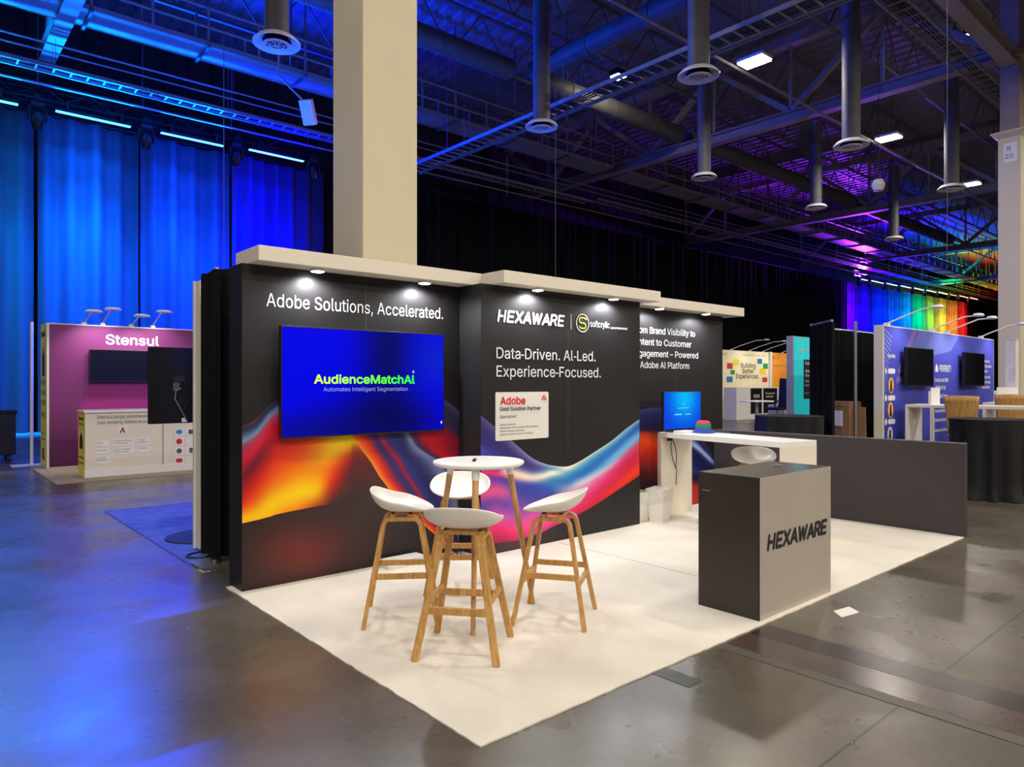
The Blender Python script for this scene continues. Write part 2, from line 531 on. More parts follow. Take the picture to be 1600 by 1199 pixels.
P1R = [
    [(0.762,1.319,240,160,40),(0.818,1.318,240,110,40),(0.874,1.316,215,50,35),(0.942,1.314,120,40,80),(1.024,1.313,50,45,110),(1.107,1.311,150,30,70),(1.191,1.308,50,48,120),(1.29,1.306,45,48,105),(1.365,1.304,120,130,175),(1.429,1.303,70,40,85),(1.513,1.301,190,22,45),(1.579,1.299,110,24,60)],
    [(0.948,1.08,240,160,40),(0.983,1.079,240,110,40),(1.047,1.075,215,50,35),(1.107,1.072,120,40,80),(1.161,1.069,50,45,110),(1.209,1.067,150,30,70),(1.277,1.063,50,48,120),(1.409,1.057,45,48,105),(1.48,1.053,120,130,175),(1.533,1.05,70,40,85),(1.666,1.044,190,22,45),(2.031,1.025,110,24,60)],
    [(1.018,0.982,240,160,40),(1.047,0.981,240,110,40),(1.119,0.976,215,50,35),(1.167,0.973,120,40,80),(1.209,0.971,50,45,110),(1.283,0.966,150,30,70),(1.352,0.962,50,48,120),(1.442,0.956,45,48,105),(1.572,0.948,120,130,175),(1.625,0.945,70,40,85),(1.761,0.936,190,22,45),(2.031,0.92,110,24,60)],
    [(1.095,0.888,240,160,40),(1.125,0.886,240,110,40),(1.185,0.881,215,50,35),(1.24,0.877,120,40,80),(1.296,0.873,50,45,110),(1.371,0.868,150,30,70),(1.429,0.864,50,48,120),(1.559,0.854,45,48,105),(1.741,0.841,120,130,175),(1.803,0.837,70,40,85),(1.901,0.83,190,22,45),(2.031,0.82,110,24,60)],
    [(1.167,0.776,240,160,40),(1.197,0.773,240,110,40),(1.252,0.769,215,50,35),(1.315,0.764,120,40,80),(1.378,0.758,50,45,110),(1.442,0.753,150,30,70),(1.493,0.748,50,48,120),(1.639,0.736,45,48,105),(1.845,0.719,120,130,175),(1.901,0.714,70,40,85),(1.973,0.708,190,22,45),(2.031,0.703,110,24,60)],
    [(1.209,0.719,240,160,40),(1.234,0.717,240,110,40),(1.29,0.712,215,50,35),(1.352,0.706,120,40,80),(1.422,0.7,50,45,110),(1.487,0.694,150,30,70),(1.533,0.69,50,48,120),(1.693,0.675,45,48,105),(1.922,0.655,120,130,175),(1.973,0.65,70,40,85),(2.002,0.647,190,22,45),(2.031,0.645,110,24,60)],
    [(1.409,0.482,240,160,40),(1.435,0.479,240,110,40),(1.493,0.472,215,50,35),(1.552,0.465,120,40,80),(1.605,0.459,50,45,110),(1.666,0.453,150,30,70),(1.706,0.448,50,48,120),(1.817,0.435,45,48,105),(1.973,0.418,120,130,175),(2.002,0.414,70,40,85),(2.016,0.413,190,22,45),(2.031,0.411,110,24,60)],
    [(1.7,0.223,240,160,40),(1.72,0.22,240,110,40),(1.768,0.213,215,50,35),(1.817,0.207,120,40,80),(1.859,0.201,50,45,110),(1.901,0.195,150,30,70),(1.93,0.191,50,48,120),(1.965,0.186,45,48,105),(1.994,0.182,120,130,175),(2.009,0.18,70,40,85),(2.023,0.178,190,22,45),(2.031,0.177,110,24,60)],
    [(1.915,0.048,240,160,40),(1.93,0.046,240,110,40),(1.951,0.043,215,50,35),(1.965,0.041,120,40,80),(1.98,0.039,50,45,110),(1.987,0.038,150,30,70),(2.002,0.035,50,48,120),(2.009,0.034,45,48,105),(2.016,0.033,120,130,175),(2.023,0.032,70,40,85),(2.027,0.031,190,22,45),(2.031,0.031,110,24,60)],
]
P1N = [
    [(1.48,1.605,70,66,110),(1.612,1.544,70,66,110),(1.748,1.454,72,68,112),(1.866,1.373,74,70,116),(2.031,1.259,78,74,120)],
    [(1.48,1.522,48,44,86),(1.612,1.455,48,44,86),(1.748,1.363,48,44,84),(1.866,1.275,46,42,80),(2.031,1.159,44,40,76)],
    [(1.48,1.357,54,46,80),(1.612,1.298,54,46,80),(1.748,1.238,58,46,80),(1.866,1.154,60,46,82),(2.031,1.042,58,46,80)],
    [(1.48,1.191,60,50,90),(1.612,1.141,60,50,90),(1.748,1.102,60,52,95),(1.866,1.062,66,50,90),(2.031,0.996,70,44,76)],
    [(1.48,1.025,60,50,100),(1.612,1.007,60,50,100),(1.748,0.977,66,50,95),(1.866,0.947,110,40,70),(2.031,0.867,90,36,70)],
]
P2P = [
    [(2.0,1.245,84,74,140),(2.0,1.156,50,44,104),(2.0,1.018,46,44,120),(2.0,0.967,70,70,170),(2.0,0.816,60,60,165),(2.0,0.765,215,60,120),(2.0,0.664,110,50,150),(2.0,0.551,205,70,145),(2.0,0.45,90,60,170),(2.0,0.336,190,60,150),(2.0,0.21,200,25,90),(2.0,0.097,120,24,60)],
    [(2.164,1.137,100,90,160),(2.164,1.034,56,48,114),(2.164,0.932,52,50,134),(2.164,0.855,60,56,150),(2.164,0.765,120,60,160),(2.164,0.726,228,50,110),(2.164,0.675,110,60,165),(2.164,0.572,225,80,145),(2.164,0.47,125,65,165),(2.164,0.367,190,70,165),(2.164,0.226,225,35,105),(2.164,0.101,150,24,66)],
    [(2.29,1.058,110,100,165),(2.29,0.95,56,48,114),(2.29,0.846,58,54,130),(2.29,0.781,120,100,150),(2.29,0.735,220,190,190),(2.29,0.69,215,110,140),(2.29,0.651,80,62,160),(2.29,0.547,190,85,160),(2.29,0.43,110,66,170),(2.29,0.312,205,75,160),(2.29,0.195,226,38,112),(2.29,0.097,165,30,80)],
    [(2.42,0.962,120,110,170),(2.42,0.863,58,50,118),(2.42,0.784,66,58,130),(2.42,0.738,170,150,160),(2.42,0.705,235,222,205),(2.42,0.665,225,180,180),(2.42,0.612,70,76,170),(2.42,0.52,84,64,165),(2.42,0.402,130,70,170),(2.42,0.296,180,76,170),(2.42,0.191,235,60,130),(2.42,0.092,190,36,90)],
    [(2.599,0.837,140,140,195),(2.599,0.77,64,60,130),(2.599,0.717,90,84,150),(2.599,0.683,170,170,195),(2.599,0.656,235,225,215),(2.599,0.629,215,190,200),(2.599,0.582,64,80,175),(2.599,0.502,60,66,165),(2.599,0.408,100,66,168),(2.599,0.327,190,80,170),(2.599,0.207,238,70,145),(2.599,0.105,200,44,105)],
    [(2.738,0.777,170,180,210),(2.738,0.733,84,96,165),(2.738,0.692,120,150,190),(2.738,0.664,225,230,225),(2.738,0.635,225,225,220),(2.738,0.61,140,160,200),(2.738,0.562,50,90,185),(2.738,0.488,60,70,165),(2.738,0.406,88,66,165),(2.738,0.324,190,80,165),(2.738,0.215,238,75,150),(2.738,0.12,205,46,105)],
    [(2.881,0.739,185,205,220),(2.881,0.71,120,165,190),(2.881,0.683,215,230,228),(2.881,0.659,235,238,230),(2.881,0.632,130,180,200),(2.881,0.597,60,130,190),(2.881,0.542,48,110,190),(2.881,0.473,70,80,170),(2.881,0.404,110,80,170),(2.881,0.328,205,90,165),(2.881,0.238,238,76,150),(2.881,0.156,205,40,100)],
    [(3.077,0.716,235,238,232),(3.077,0.692,225,232,228),(3.077,0.669,140,190,200),(3.077,0.643,80,160,200),(3.077,0.607,45,130,200),(3.077,0.565,50,115,195),(3.077,0.516,130,150,205),(3.077,0.467,190,150,195),(3.077,0.411,215,105,170),(3.077,0.34,230,75,150),(3.077,0.263,235,50,125),(3.077,0.186,205,30,84)],
    [(3.26,0.756,225,230,225),(3.26,0.726,150,190,200),(3.26,0.692,80,160,205),(3.26,0.656,40,125,200),(3.26,0.613,45,110,190),(3.26,0.574,120,165,215),(3.26,0.534,205,205,220),(3.26,0.484,215,150,195),(3.26,0.427,225,90,155),(3.26,0.362,232,55,125),(3.26,0.291,225,30,92),(3.26,0.234,190,25,66)],
    [(3.493,0.841,195,215,220),(3.493,0.805,110,175,205),(3.493,0.764,45,130,205),(3.493,0.72,35,110,195),(3.493,0.673,50,125,205),(3.493,0.632,130,175,220),(3.493,0.593,205,190,215),(3.493,0.542,220,110,165),(3.493,0.476,228,60,130),(3.493,0.41,220,32,95),(3.493,0.352,220,30,70),(3.493,0.299,200,26,50)],
    [(3.736,0.935,180,205,218),(3.736,0.893,90,160,205),(3.736,0.849,40,115,195),(3.736,0.804,45,125,205),(3.736,0.756,100,170,225),(3.736,0.714,130,175,220),(3.736,0.675,200,160,195),(3.736,0.624,215,70,130),(3.736,0.549,215,40,100),(3.736,0.475,215,30,70),(3.736,0.422,230,40,40),(3.736,0.379,215,30,36)],
    [(3.967,1.048,165,195,215),(3.967,1.002,70,140,200),(3.967,0.953,40,100,185),(3.967,0.911,70,145,215),(3.967,0.865,110,175,225),(3.967,0.822,140,160,205),(3.967,0.781,200,90,140),(3.967,0.72,205,45,100),(3.967,0.636,210,30,75),(3.967,0.56,225,45,50),(3.967,0.506,235,55,35),(3.967,0.456,210,34,34)],
    [(4.184,1.139,150,180,205),(4.184,1.093,50,90,165),(4.184,1.047,38,90,175),(4.184,1.005,80,150,215),(4.184,0.958,110,170,220),(4.184,0.922,150,120,170),(4.184,0.876,200,70,110),(4.184,0.806,205,40,85),(4.184,0.712,210,32,60),(4.184,0.627,235,60,40),(4.184,0.569,240,60,30),(4.184,0.532,205,36,34)],
]
P3P = [
    [(4.437,1.2,74,70,130),(4.437,1.127,44,40,92),(4.437,1.025,38,32,66),(4.437,0.974,180,60,40),(4.437,0.88,235,85,30),(4.437,0.763,222,55,30),(4.437,0.617,160,45,42),(4.437,0.464,84,32,44),(4.437,0.297,44,26,40)],
    [(4.609,1.225,74,70,130),(4.609,1.137,46,42,96),(4.609,1.004,40,32,62),(4.609,0.952,200,64,36),(4.609,0.856,240,84,30),(4.609,0.745,222,52,30),(4.609,0.597,150,42,42),(4.609,0.449,80,30,42),(4.609,0.294,40,25,36)],
    [(4.969,1.239,74,70,130),(4.969,1.141,46,42,100),(4.969,0.973,38,32,70),(4.969,0.912,150,50,40),(4.969,0.806,235,80,30),(4.969,0.7,225,56,30),(4.969,0.547,165,44,40),(4.969,0.395,90,32,42),(4.969,0.243,44,26,36)],
    [(5.349,1.168,70,66,126),(5.349,1.051,44,40,92),(5.349,0.878,36,32,72),(5.349,0.777,60,34,60),(5.349,0.675,160,50,44),(5.349,0.565,180,46,40),(5.349,0.409,150,38,44),(5.349,0.252,110,34,42),(5.349,0.072,70,28,36)],
    [(5.685,0.974,64,60,120),(5.685,0.846,36,34,84),(5.685,0.749,150,175,225),(5.685,0.685,34,36,90),(5.685,0.557,28,30,76),(5.685,0.428,40,50,120),(5.685,0.332,30,28,66),(5.685,0.219,190,50,40),(5.685,-0.006,200,40,40)],
    [(5.965,0.7,60,60,116),(5.965,0.651,34,36,88),(5.965,0.594,160,185,230),(5.965,0.528,40,46,110),(5.965,0.438,28,30,76),(5.965,0.34,36,46,110),(5.965,0.258,30,28,60),(5.965,0.176,60,28,44),(5.965,0.003,60,26,36)],
    [(6.303,0.462,56,58,110),(6.303,0.42,34,36,88),(6.303,0.386,120,150,210),(6.303,0.336,34,40,96),(6.303,0.26,28,30,70),(6.303,0.193,34,40,90),(6.303,0.126,30,28,54),(6.303,0.058,36,26,40),(6.303,-0.034,36,26,36)],
]

# ================================================================== SETTING
def floor_material():
    m = bpy.data.materials.new('polished_concrete')
    m.use_nodes = True
    nt = m.node_tree
    N, Lk = nt.nodes.new, nt.links.new
    p = nt.nodes['Principled BSDF']
    tc = N('ShaderNodeTexCoord')
    def noise(scale, detail=6, dist=0.0, rough=0.6):
        n = N('ShaderNodeTexNoise')
        n.inputs['Scale'].default_value = scale
        n.inputs['Detail'].default_value = detail
        n.inputs['Distortion'].default_value = dist
        n.inputs['Roughness'].default_value = rough
        Lk(tc.outputs['Object'], n.inputs['Vector'])
        return n.outputs[0]
    def ramp(src, stops):
        r = N('ShaderNodeValToRGB')
        e = r.color_ramp.elements
        e[0].position, e[0].color = stops[0]
        e[1].position, e[1].color = stops[-1]
        for s in stops[1:-1]:
            k = e.new(s[0])
            k.color = s[1]
        Lk(src, r.inputs[0])
        return r.outputs[0]
    def mix(a, b, fac, mode='MULTIPLY'):
        x = N('ShaderNodeMix')
        x.data_type = 'RGBA'
        x.blend_type = mode
        if isinstance(fac, float): x.inputs[0].default_value = fac
        else: Lk(fac, x.inputs[0])
        for s, v in ((6, a), (7, b)):
            if isinstance(v, tuple): x.inputs[s].default_value = v
            else: Lk(v, x.inputs[s])
        return x.outputs[2]
    base = ramp(noise(0.55, 8, 0.6), [(0.30, rgb(75, 69, 59)), (0.50, rgb(90, 83, 72)), (0.70, rgb(104, 98, 88))])
    fine = ramp(noise(9, 8, 0.3, 0.75), [(0.30, (0.72, 0.70, 0.66, 1)), (0.60, (1, 1, 1, 1))])
    c = mix(base, fine, 0.75)
    blot = ramp(noise(2.6, 4, 1.2), [(0.58, (1, 1, 1, 1)), (0.80, (0.62, 0.55, 0.50, 1))])
    c = mix(c, blot, 0.15)
    # scuffs: thin stretched scratches
    mp = N('ShaderNodeMapping')
    mp.inputs['Rotation'].default_value = (0, 0, 0.6)
    mp.inputs['Scale'].default_value = (7, 34, 1)
    Lk(tc.outputs['Object'], mp.inputs[0])
    sn = N('ShaderNodeTexNoise')
    sn.inputs['Scale'].default_value = 1.6
    sn.inputs['Detail'].default_value = 8
    sn.inputs['Roughness'].default_value = 0.72
    sn.inputs['Distortion'].default_value = 0.3
    Lk(mp.outputs[0], sn.inputs['Vector'])
    scuff = ramp(sn.outputs[0], [(0.62, (1, 1, 1, 1)), (0.76, (0.40, 0.38, 0.36, 1))])
    c = mix(c, scuff, 0.4)
    # sawn joints: lines at y = -1 + 4k and x = 1.5 + 6.1k
    sep = N('ShaderNodeSeparateXYZ')
    Lk(tc.outputs['Object'], sep.inputs[0])
    def math_(op, a, b=None):
        n = N('ShaderNodeMath')
        n.operation = op
        for i, v in enumerate((a, b)):
            if v is None: continue
            if isinstance(v, float): n.inputs[i].default_value = v
            else: Lk(v, n.inputs[i])
        return n.outputs[0]
    def joint(ax, off, period, w):
        t = math_('DIVIDE', math_('ADD', sep.outputs[ax], off), period)
        t = math_('ABSOLUTE', math_('SUBTRACT', math_('FRACT', t), 0.5))
        return math_('GREATER_THAN', math_('MULTIPLY', math_('SUBTRACT', t, 0.5), -period), w)
    j = math_('MULTIPLY', joint(1, 1.0, 4.57, 0.006), joint(0, 5.2, 9.15, 0.006))
    c = mix((0.018, 0.015, 0.013, 1), c, j, 'MIX')
    Lk(c, p.inputs['Base Color'])
    rr = N('ShaderNodeMapRange')
    rr.inputs[1].default_value = 0.35
    rr.inputs[2].default_value = 0.65
    rr.inputs[3].default_value = 0.23
    rr.inputs[4].default_value = 0.36
    Lk(noise(1.5, 4, 0.3), rr.inputs[0])
    Lk(rr.outputs[0], p.inputs['Roughness'])
    p.inputs['Specular IOR Level'].default_value = 0.55
    b = N('ShaderNodeBump')
    b.inputs['Strength'].default_value = 0.10
    b.inputs['Distance'].default_value = 0.004
    Lk(noise(3.5, 5), b.inputs['Height'])
    Lk(b.outputs[0], p.inputs['Normal'])
    return m
fl = MB().box(-30, -24, -0.2, 105, 28, 0.0).build('floor', floor_material())
struct(fl)
# the object origin is the slab centre: put it back at the world origin so the joints keep their places
me = fl.data
me.transform(Matrix.Translation(fl.location))
fl.location = (0, 0, 0)

M_HALLWALL = mat('dark_metal_siding', rgb(36, 33, 31), 0.7, var=0.08, scale=1)
wb = MB()
for i in range(150):
    x = -30 + i * 0.9
    wb.box(x, 27.4, 0, x + 0.82, 27.6, 16)
    wb.box(x + 0.82, 27.47, 0, x + 0.9, 27.6, 16)
struct(wb.build('wall_back', M_HALLWALL))
struct(B('wall_right', M_HALLWALL, None, 105, -24, 0, 105.3, 27.6, 16))

# trench cover strip in the floor
M_TRENCH = mat('dark_trench_plate', rgb(50, 41, 39), 0.28, var=0.14, scale=5, bump=0.05)
M_TRENCH2 = mat('brown_trench_plate', rgb(74, 61, 56), 0.24, var=0.20, scale=4, bump=0.05)
M_TRENCH3 = mat('grey_trench_lip', rgb(84, 80, 72), 0.4, var=0.1)
t1 = MB()
t1.box(2.08, -24, 0.0005, 2.30, -0.02, 0.003)
struct(t1.build('trim_1', M_TRENCH))
t1 = MB()
t1.box(1.82, -24, 0.0005, 2.08, -0.02, 0.0025)
struct(t1.build('trim_2', M_TRENCH2))
t1 = MB()
t1.box(1.73, -24, 0.0005, 1.82, -0.02, 0.002)
struct(t1.build('trim_3', M_TRENCH3))

# roof deck: ribs along Y
def roof():
    xs = []
    x, k = -8.0, 0
    while x < 100:
        for dx, dz in ((0.0, 0.0), (0.30, 0.0), (0.36, 0.09), (0.54, 0.09)):
            xs.append((x + dx, 15.0 + dz))
        x += 0.60
    mb = MB()
    for x, z in xs:
        mb.v += [(x, -6, z), (x, 27.6, z)]
    for i in range(len(xs) - 1):
        mb.f.append((2 * i, 2 * i + 1, 2 * i + 3, 2 * i + 2))
    return mb.build('ceiling', mat('painted_roof_deck', rgb(124, 118, 132), 0.6, var=0.12, scale=1), solid=0.01)
struct(roof())

# ------------------------------------------------------------------ columns
def column(x, y, s, label, sign=None):
    t = thing('column', label, 'column', (x + s / 2, y + s / 2, 0))
    B('cladding', M_COLUMN, t, x, y, 0, x + s, y + s, 8.9, bevel=0.012)
    mb = MB()
    e = 0.16
    mb.add([(x, y, 8.88), (x + s, y, 8.88), (x + s, y + s, 8.88), (x, y + s, 8.88),
            (x - e, y - e, 9.02), (x + s + e, y - e, 9.02), (x + s + e, y + s + e, 9.02), (x - e, y + s + e, 9.02),
            (x - e, y - e, 9.06), (x + s + e, y - e, 9.06), (x + s + e, y + s + e, 9.06), (x - e, y + s + e, 9.06)],
           [(0, 1, 5, 4), (1, 2, 6, 5), (2, 3, 7, 6), (3, 0, 4, 7), (4, 5, 9, 8), (5, 6, 10, 9), (6, 7, 11, 10), (7, 4, 8, 11), (8, 9, 10, 11), (3, 2, 1, 0)])
    mb.build('flared_cap', M_COLUMN, t)
    MB().box(x + 0.03, y + 0.03, 9.06, x + s - 0.03, y + s - 0.03, 15.0).build('concrete_shaft', M_CONC, t, bevel=0.06)
    MB().box(x - 0.12, y - 0.12, 11.25, x + s + 0.12, y + s + 0.12, 11.42).build('bracket', M_STEEL, t, bevel=0.02)
    if sign:
        f = ((x, 0, 0), (0, -1, 0), (-1, 0, 0))
        pl = MB().box(x - 0.006, y + 0.09, 8.15, x, y + s - 0.14, 8.72).build('number_plate', M_PAPER, t)
        letters('plate_lettering', [('B', -(y + 0.335), 8.49, None, 0.13), ('20', -(y + 0.385), 8.26, None, 0.13)], ((x - 0.006, 0, 0), (0, -1, 0), (-1, 0, 0)), M_DARKLET, pl)
    return t
column(1.254, 3.25, 0.573, 'tall beige clad square column rising behind the dark booth wall')
column(23.17, 3.5, 0.573, 'tall beige column with a flared cap and small white number plate', sign=True)

# ================================================================== CEILING STEEL
def y_truss(x, y0, y1, label, zb=11.35, zt=14.6, m=M_STEEL, w=0.42):
    t = thing('roof_truss', label, 'truss', (x, y0, zb), 'main roof trusses')
    mb = MB()
    mb.box(x - w / 2, y0, zb, x + w / 2, y1, zb + 0.05).box(x - w / 2, y0, zb + 0.35, x + w / 2, y1, zb + 0.40).box(x - 0.03, y0, zb + 0.05, x + 0.03, y1, zb + 0.35)
    mb.build('bottom_chord', m, t)
    B('top_chord', m, t, x - 0.2, y0, zt - 0.35, x + 0.2, y1, zt)
    n = max(2, round((y1 - y0) / 3.2))
    st = (y1 - y0) / n
    for i in range(n):
        ya, yb = y0 + i * st, y0 + (i + 1) * st
        a, b = ((ya, zb + 0.4), (yb, zt - 0.3)) if i % 2 == 0 else ((ya, zt - 0.3), (yb, zb + 0.4))
        MB().bar((x, a[0], a[1]), (x, b[0], b[1]), 0.20, 0.20, up=(1, 0, 0)).build('diagonal', m, t)
        MB().bar((x, yb, zb + 0.4), (x, yb, zt - 0.3), 0.10, 0.10).build('post', m, t)
    return t
y_truss(1.54, 4.0, 23.2, 'steel roof truss running back from the column behind the booth wall')
y_truss(23.45, 4.2, 27.2, 'heavy steel roof truss meeting the numbered column')
y_truss(40.2, -4, 27.2, 'steel roof truss one bay beyond the numbered column')
y_truss(57.0, -4, 27.2, 'distant steel roof truss above the violet end of the lit drapes')
y_truss(76.0, -4, 27.2, 'distant steel roof truss over the green and yellow drapes')
y_truss(23.45, -5, 3.3, 'short steel roof truss on the near side of the numbered column')

def joist(x0, x1, y, zb=12.9, zt=14.75):
    t = thing('roof_joist', 'dark open-web steel joist running under the corrugated roof deck', 'joist', (x0, y, zb), 'open-web roof joists')
    MB().box(x0, y - 0.06, zb, x1, y + 0.06, zb + 0.07).build('bottom_chord', M_STEELDK, t)
    MB().box(x0, y - 0.06, zt - 0.07, x1, y + 0.06, zt).build('top_chord', M_STEELDK, t)
    mb = MB()
    n = max(4, 2 * round((x1 - x0) / 2.6))
    st = (x1 - x0) / n
    for i in range(n):
        a, b = (zb + 0.05, zt - 0.05) if i % 2 == 0 else (zt - 0.05, zb + 0.05)
        mb.bar((x0 + i * st, y, a), (x0 + (i + 1) * st, y, b), 0.045, 0.045, up=(0, 1, 0))
    mb.build('web_lattice', M_STEELDK, t)
for y in (5.4, 8.0, 11.6, 14.1, 17.4, 20.4):
    for x0, x1 in ((1.8, 23.2), (23.7, 40.0), (40.4, 56.8), (57.2, 75.8)):
        joist(x0, x1, y)

# beam between the columns and thin pipe
t = thing('roof_beam', 'deep steel beam running along the column row into the numbered column', 'beam', (12, 3.75, 11.0))
B('bottom_flange', M_STEEL, t, 1.9, 3.55, 11.0, 23.1, 3.95, 11.05)
B('beam_web', M_STEEL, t, 1.9, 3.72, 11.05, 23.1, 3.78, 11.40)
B('top_flange', M_STEEL, t, 1.9, 3.55, 11.40, 23.1, 3.95, 11.45)
tag(MB().tube([(1.9, 9.3, 11.1), (75, 9.3, 11.1)], 0.045, 8).build('sprinkler_pipe', M_STEEL, smooth=True), 'thin steel sprinkler pipe running the length of the hall below the joists', 'pipe')

# cable ladders
def ladder_tray(p, q, w, label, rungs, side=0.11):
    p, q = Vector(p), Vector(q)
    d = (q - p).normalized()
    nrm = Vector((-d.y, d.x, 0))
    t = thing('cable_ladder', label, 'cable tray', tuple(p))
    for k in (-1, 1):
        o = nrm * (k * w / 2)
        MB().bar(p + o, q + o, 0.03, side).build('side_rail', M_TRAY, t)
    L = (q - p).length
    for i in range(rungs):
        c = p + d * (L * (i + 0.5) / rungs)
        MB().bar(c - nrm * (w / 2), c + nrm * (w / 2), 0.045, 0.03).build('rung', M_TRAY, t)
    n = max(2, int(L / 5))
    for i in range(n):
        c = p + d * (L * (i + 0.5) / n)
        for k in (-1, 1):
            e = c + nrm * (k * w / 2)
            MB().bar(e, (e.x, e.y, 15.02), 0.012, 0.012).build('hanger_rod', M_STEELDK, t)
    for k in (-0.2, -0.05, 0.12):
        o = nrm * (k * w)
        MB().tube([p + o + Vector((0, 0, 0.05)), q + o + Vector((0, 0, 0.05))], 0.02, 6).build('cable', M_CABLE, t, smooth=True)
    return t
ladder_tray((12.9, 3.4, 9.65), (12.9, 20.5, 9.65), 0.75, 'wide cable ladder crossing the hall toward the black drapes', 46)
ladder_tray((4.0, 4.75, 11.2), (40, 4.75, 11.2), 0.55, 'narrow cable ladder beside the column row near the roof', 72)
ladder_tray((-6.0, 21.6, 10.55), (24.0, 21.6, 10.55), 0.50, 'cable ladder hung above the blue-lit drapes', 70)
ladder_tray((24.4, 21.6, 10.75), (92, 21.6, 10.95), 0.50, 'long cable ladder above the black and rainbow drapes', 100)
for z, y, nm in ((11.05, 21.1, 'upper thin conduit pipe above the blue-lit drapes'), (10.15, 21.9, 'lower thin conduit pipe above the blue-lit drapes')):
    tag(MB().tube([(-6, y, z), (92, y, z + 0.35)], 0.03, 6).build('conduit_pipe', M_TRAY, smooth=True), nm, 'pipe')
tag(MB().tube([(-6, 21.2, 10.85), (92, 21.2, 11.2)], 0.025, 6).build('conduit_pipe', M_TRAY, smooth=True), 'middle thin conduit pipe above the blue-lit drapes', 'pipe')

# catwalk along the drapes
def catwalk(x0, x1, y0, y1, z, label, hatch=False):
    t = thing('catwalk', label, 'catwalk', (x0, y0, z), None)
    B('walkway_deck', M_STEEL, t, x0, y0, z, x1, y1, z + 0.05)
    for y in (y0, y1):
        B('edge_channel', M_STEEL, t, x0, y - 0.03, z, x1, y + 0.03, z + 0.14)
        for h in (0.55, 1.12):
            MB().tube([(x0, y, z + h), (x1, y, z + h)], 0.035, 6).build('handrail', M_STEEL, t, smooth=True)
    n = int((x1 - x0) / 1.5)
    for i in range(n + 1):
        x = x0 + (x1 - x0) * i / n
        for y in (y0, y1):
            MB().bar((x, y, z), (x, y, z + 1.15), 0.06, 0.06).build('railing_post', M_STEEL, t)
    for i in range(n // 2 + 1):
        x = x0 + (x1 - x0) * i / (n // 2)
        MB().bar((x, y0 - 0.1, z - 0.03), (x, y1 + 0.1, z - 0.03), 0.08, 0.08).build('cross_beam', M_STEELDK, t)
        for y in (y0, y1):
            MB().bar((x, y, z), (x, y, 15.02), 0.05, 0.05).build('hanger_rod', M_STEELDK, t)
catwalk(-7, 23.0, 19.15, 20.25, 11.45, 'blue-lit steel catwalk hung above the blue drapes')
catwalk(23.9, 56.6, 19.15, 20.25, 11.45, 'dark steel catwalk hung above the unlit black drapes')
catwalk(57.4, 92, 19.15, 20.25, 11.45, 'distant steel catwalk lit in rainbow colours')

# ducts
def duct(pts, r, label):
    t = thing('air_duct', label, 'duct', pts[0])
    MB().tube(pts, r, 20).build('duct_body', M_GALV, t, smooth=True)
    p, q = Vector(pts[0]), Vector(pts[-1])
    L = (q - p).length
    for i in range(int(L / 2.4)):
        c = p + (q - p) * ((i + 0.5) * 2.4 / L)
        d = (q - p).normalized()
        MB().tube([c - d * 0.03, c + d * 0.03], r + 0.02, 20).build('seam_ring', M_GALV, t, smooth=True)
        if i % 2 == 0:
            MB().bar(c + Vector((0, 0, r)), (c.x, c.y, 15.02), 0.03, 0.03).build('hanger_rod', M_STEELDK, t)
duct([(2.4, 15.6, 12.1), (13.6, 15.6, 12.1)], 0.34, 'round galvanised air duct lit blue behind the booth column')
duct([(14.4, 4.2, 12.1), (14.4, 15.2, 12.1)], 0.34, 'round galvanised air duct crossing the hall with a blue sheen')
duct([(15.2, 15.6, 12.1), (23.1, 15.6, 12.1)], 0.36, 'short round air duct beyond the crossing duct')
duct([(24.0, 15.6, 12.1), (56.5, 15.6, 12.1)], 0.36, 'long round air duct with a violet sheen over the black drapes')
duct([(2.4, 6.9, 13.9), (23.0, 6.9, 13.9)], 0.30, 'round air duct high against the roof deck near the column row')

# round diffusers on drop ducts
def diffuser(x, y, z, r, label, top=12.6):
    t = thing('ceiling_diffuser', label, 'air diffuser', (x, y, z), 'round air diffusers')
    MB().tube([(x, y, z + 0.10), (x, y, top)], r * 0.52, 24).build('drop_duct', M_GALV, t, smooth=True)
    MB().lathe([(r * 0.55, 0.14), (r * 0.80, 0.12), (r, 0.03), (r, 0.0), (r * 0.72, 0.06), (r * 0.60, 0.12)], (x, y, z), 36).build('outer_cone', M_DIFF, t, smooth=True)
    mb = MB()
    for a, h in ((0.56, -0.03), (0.42, -0.03), (0.28, -0.03)):
        mb.lathe([(r * a, h), (r * (a + 0.07), h - 0.02), (r * (a + 0.07), h + 0.0), (r * a, h + 0.03)], (x, y, z), 32)
    for k in range(4):
        c, s = math.cos(k * PI / 4), math.sin(k * PI / 4)
        mb.bar((x - r * 0.6 * c, y - r * 0.6 * s, z - 0.03), (x + r * 0.6 * c, y + r * 0.6 * s, z - 0.03), 0.02, 0.02)
    mb.build('diffuser_grille', M_DIFF, t, smooth=True)
    MB().lathe([(r * 0.6, 0.05), (r * 0.6, 0.06)], (x, y, z), 24).build('dark_throat', M_BLACKPL, t)
diffuser(3.70, 11.04, 8.14, 0.45, 'large blue-lit round diffuser hanging before the blue catwalk')
diffuser(11.36, 6.63, 8.26, 0.45, 'large pale round diffuser hanging just before the first bright lamp')
diffuser(11.52, 11.80, 8.60, 0.45, 'bluish round diffuser under the wide cable ladder')
diffuser(17.56, 6.01, 7.95, 0.45, 'grey round diffuser hanging before the second bright lamp')
diffuser(19.73, 12.07, 8.84, 0.45, 'dim round diffuser beside the heavy truss, over the black drapes')
diffuser(26.38, 6.29, 8.45, 0.45, 'far round diffuser beside the numbered column')
diffuser(27.65, 11.81, 9.02, 0.45, 'dim far round diffuser on a thick drop duct')
diffuser(36.5, 12.0, 8.9, 0.45, 'violet-lit distant round diffuser over the rainbow drapes')

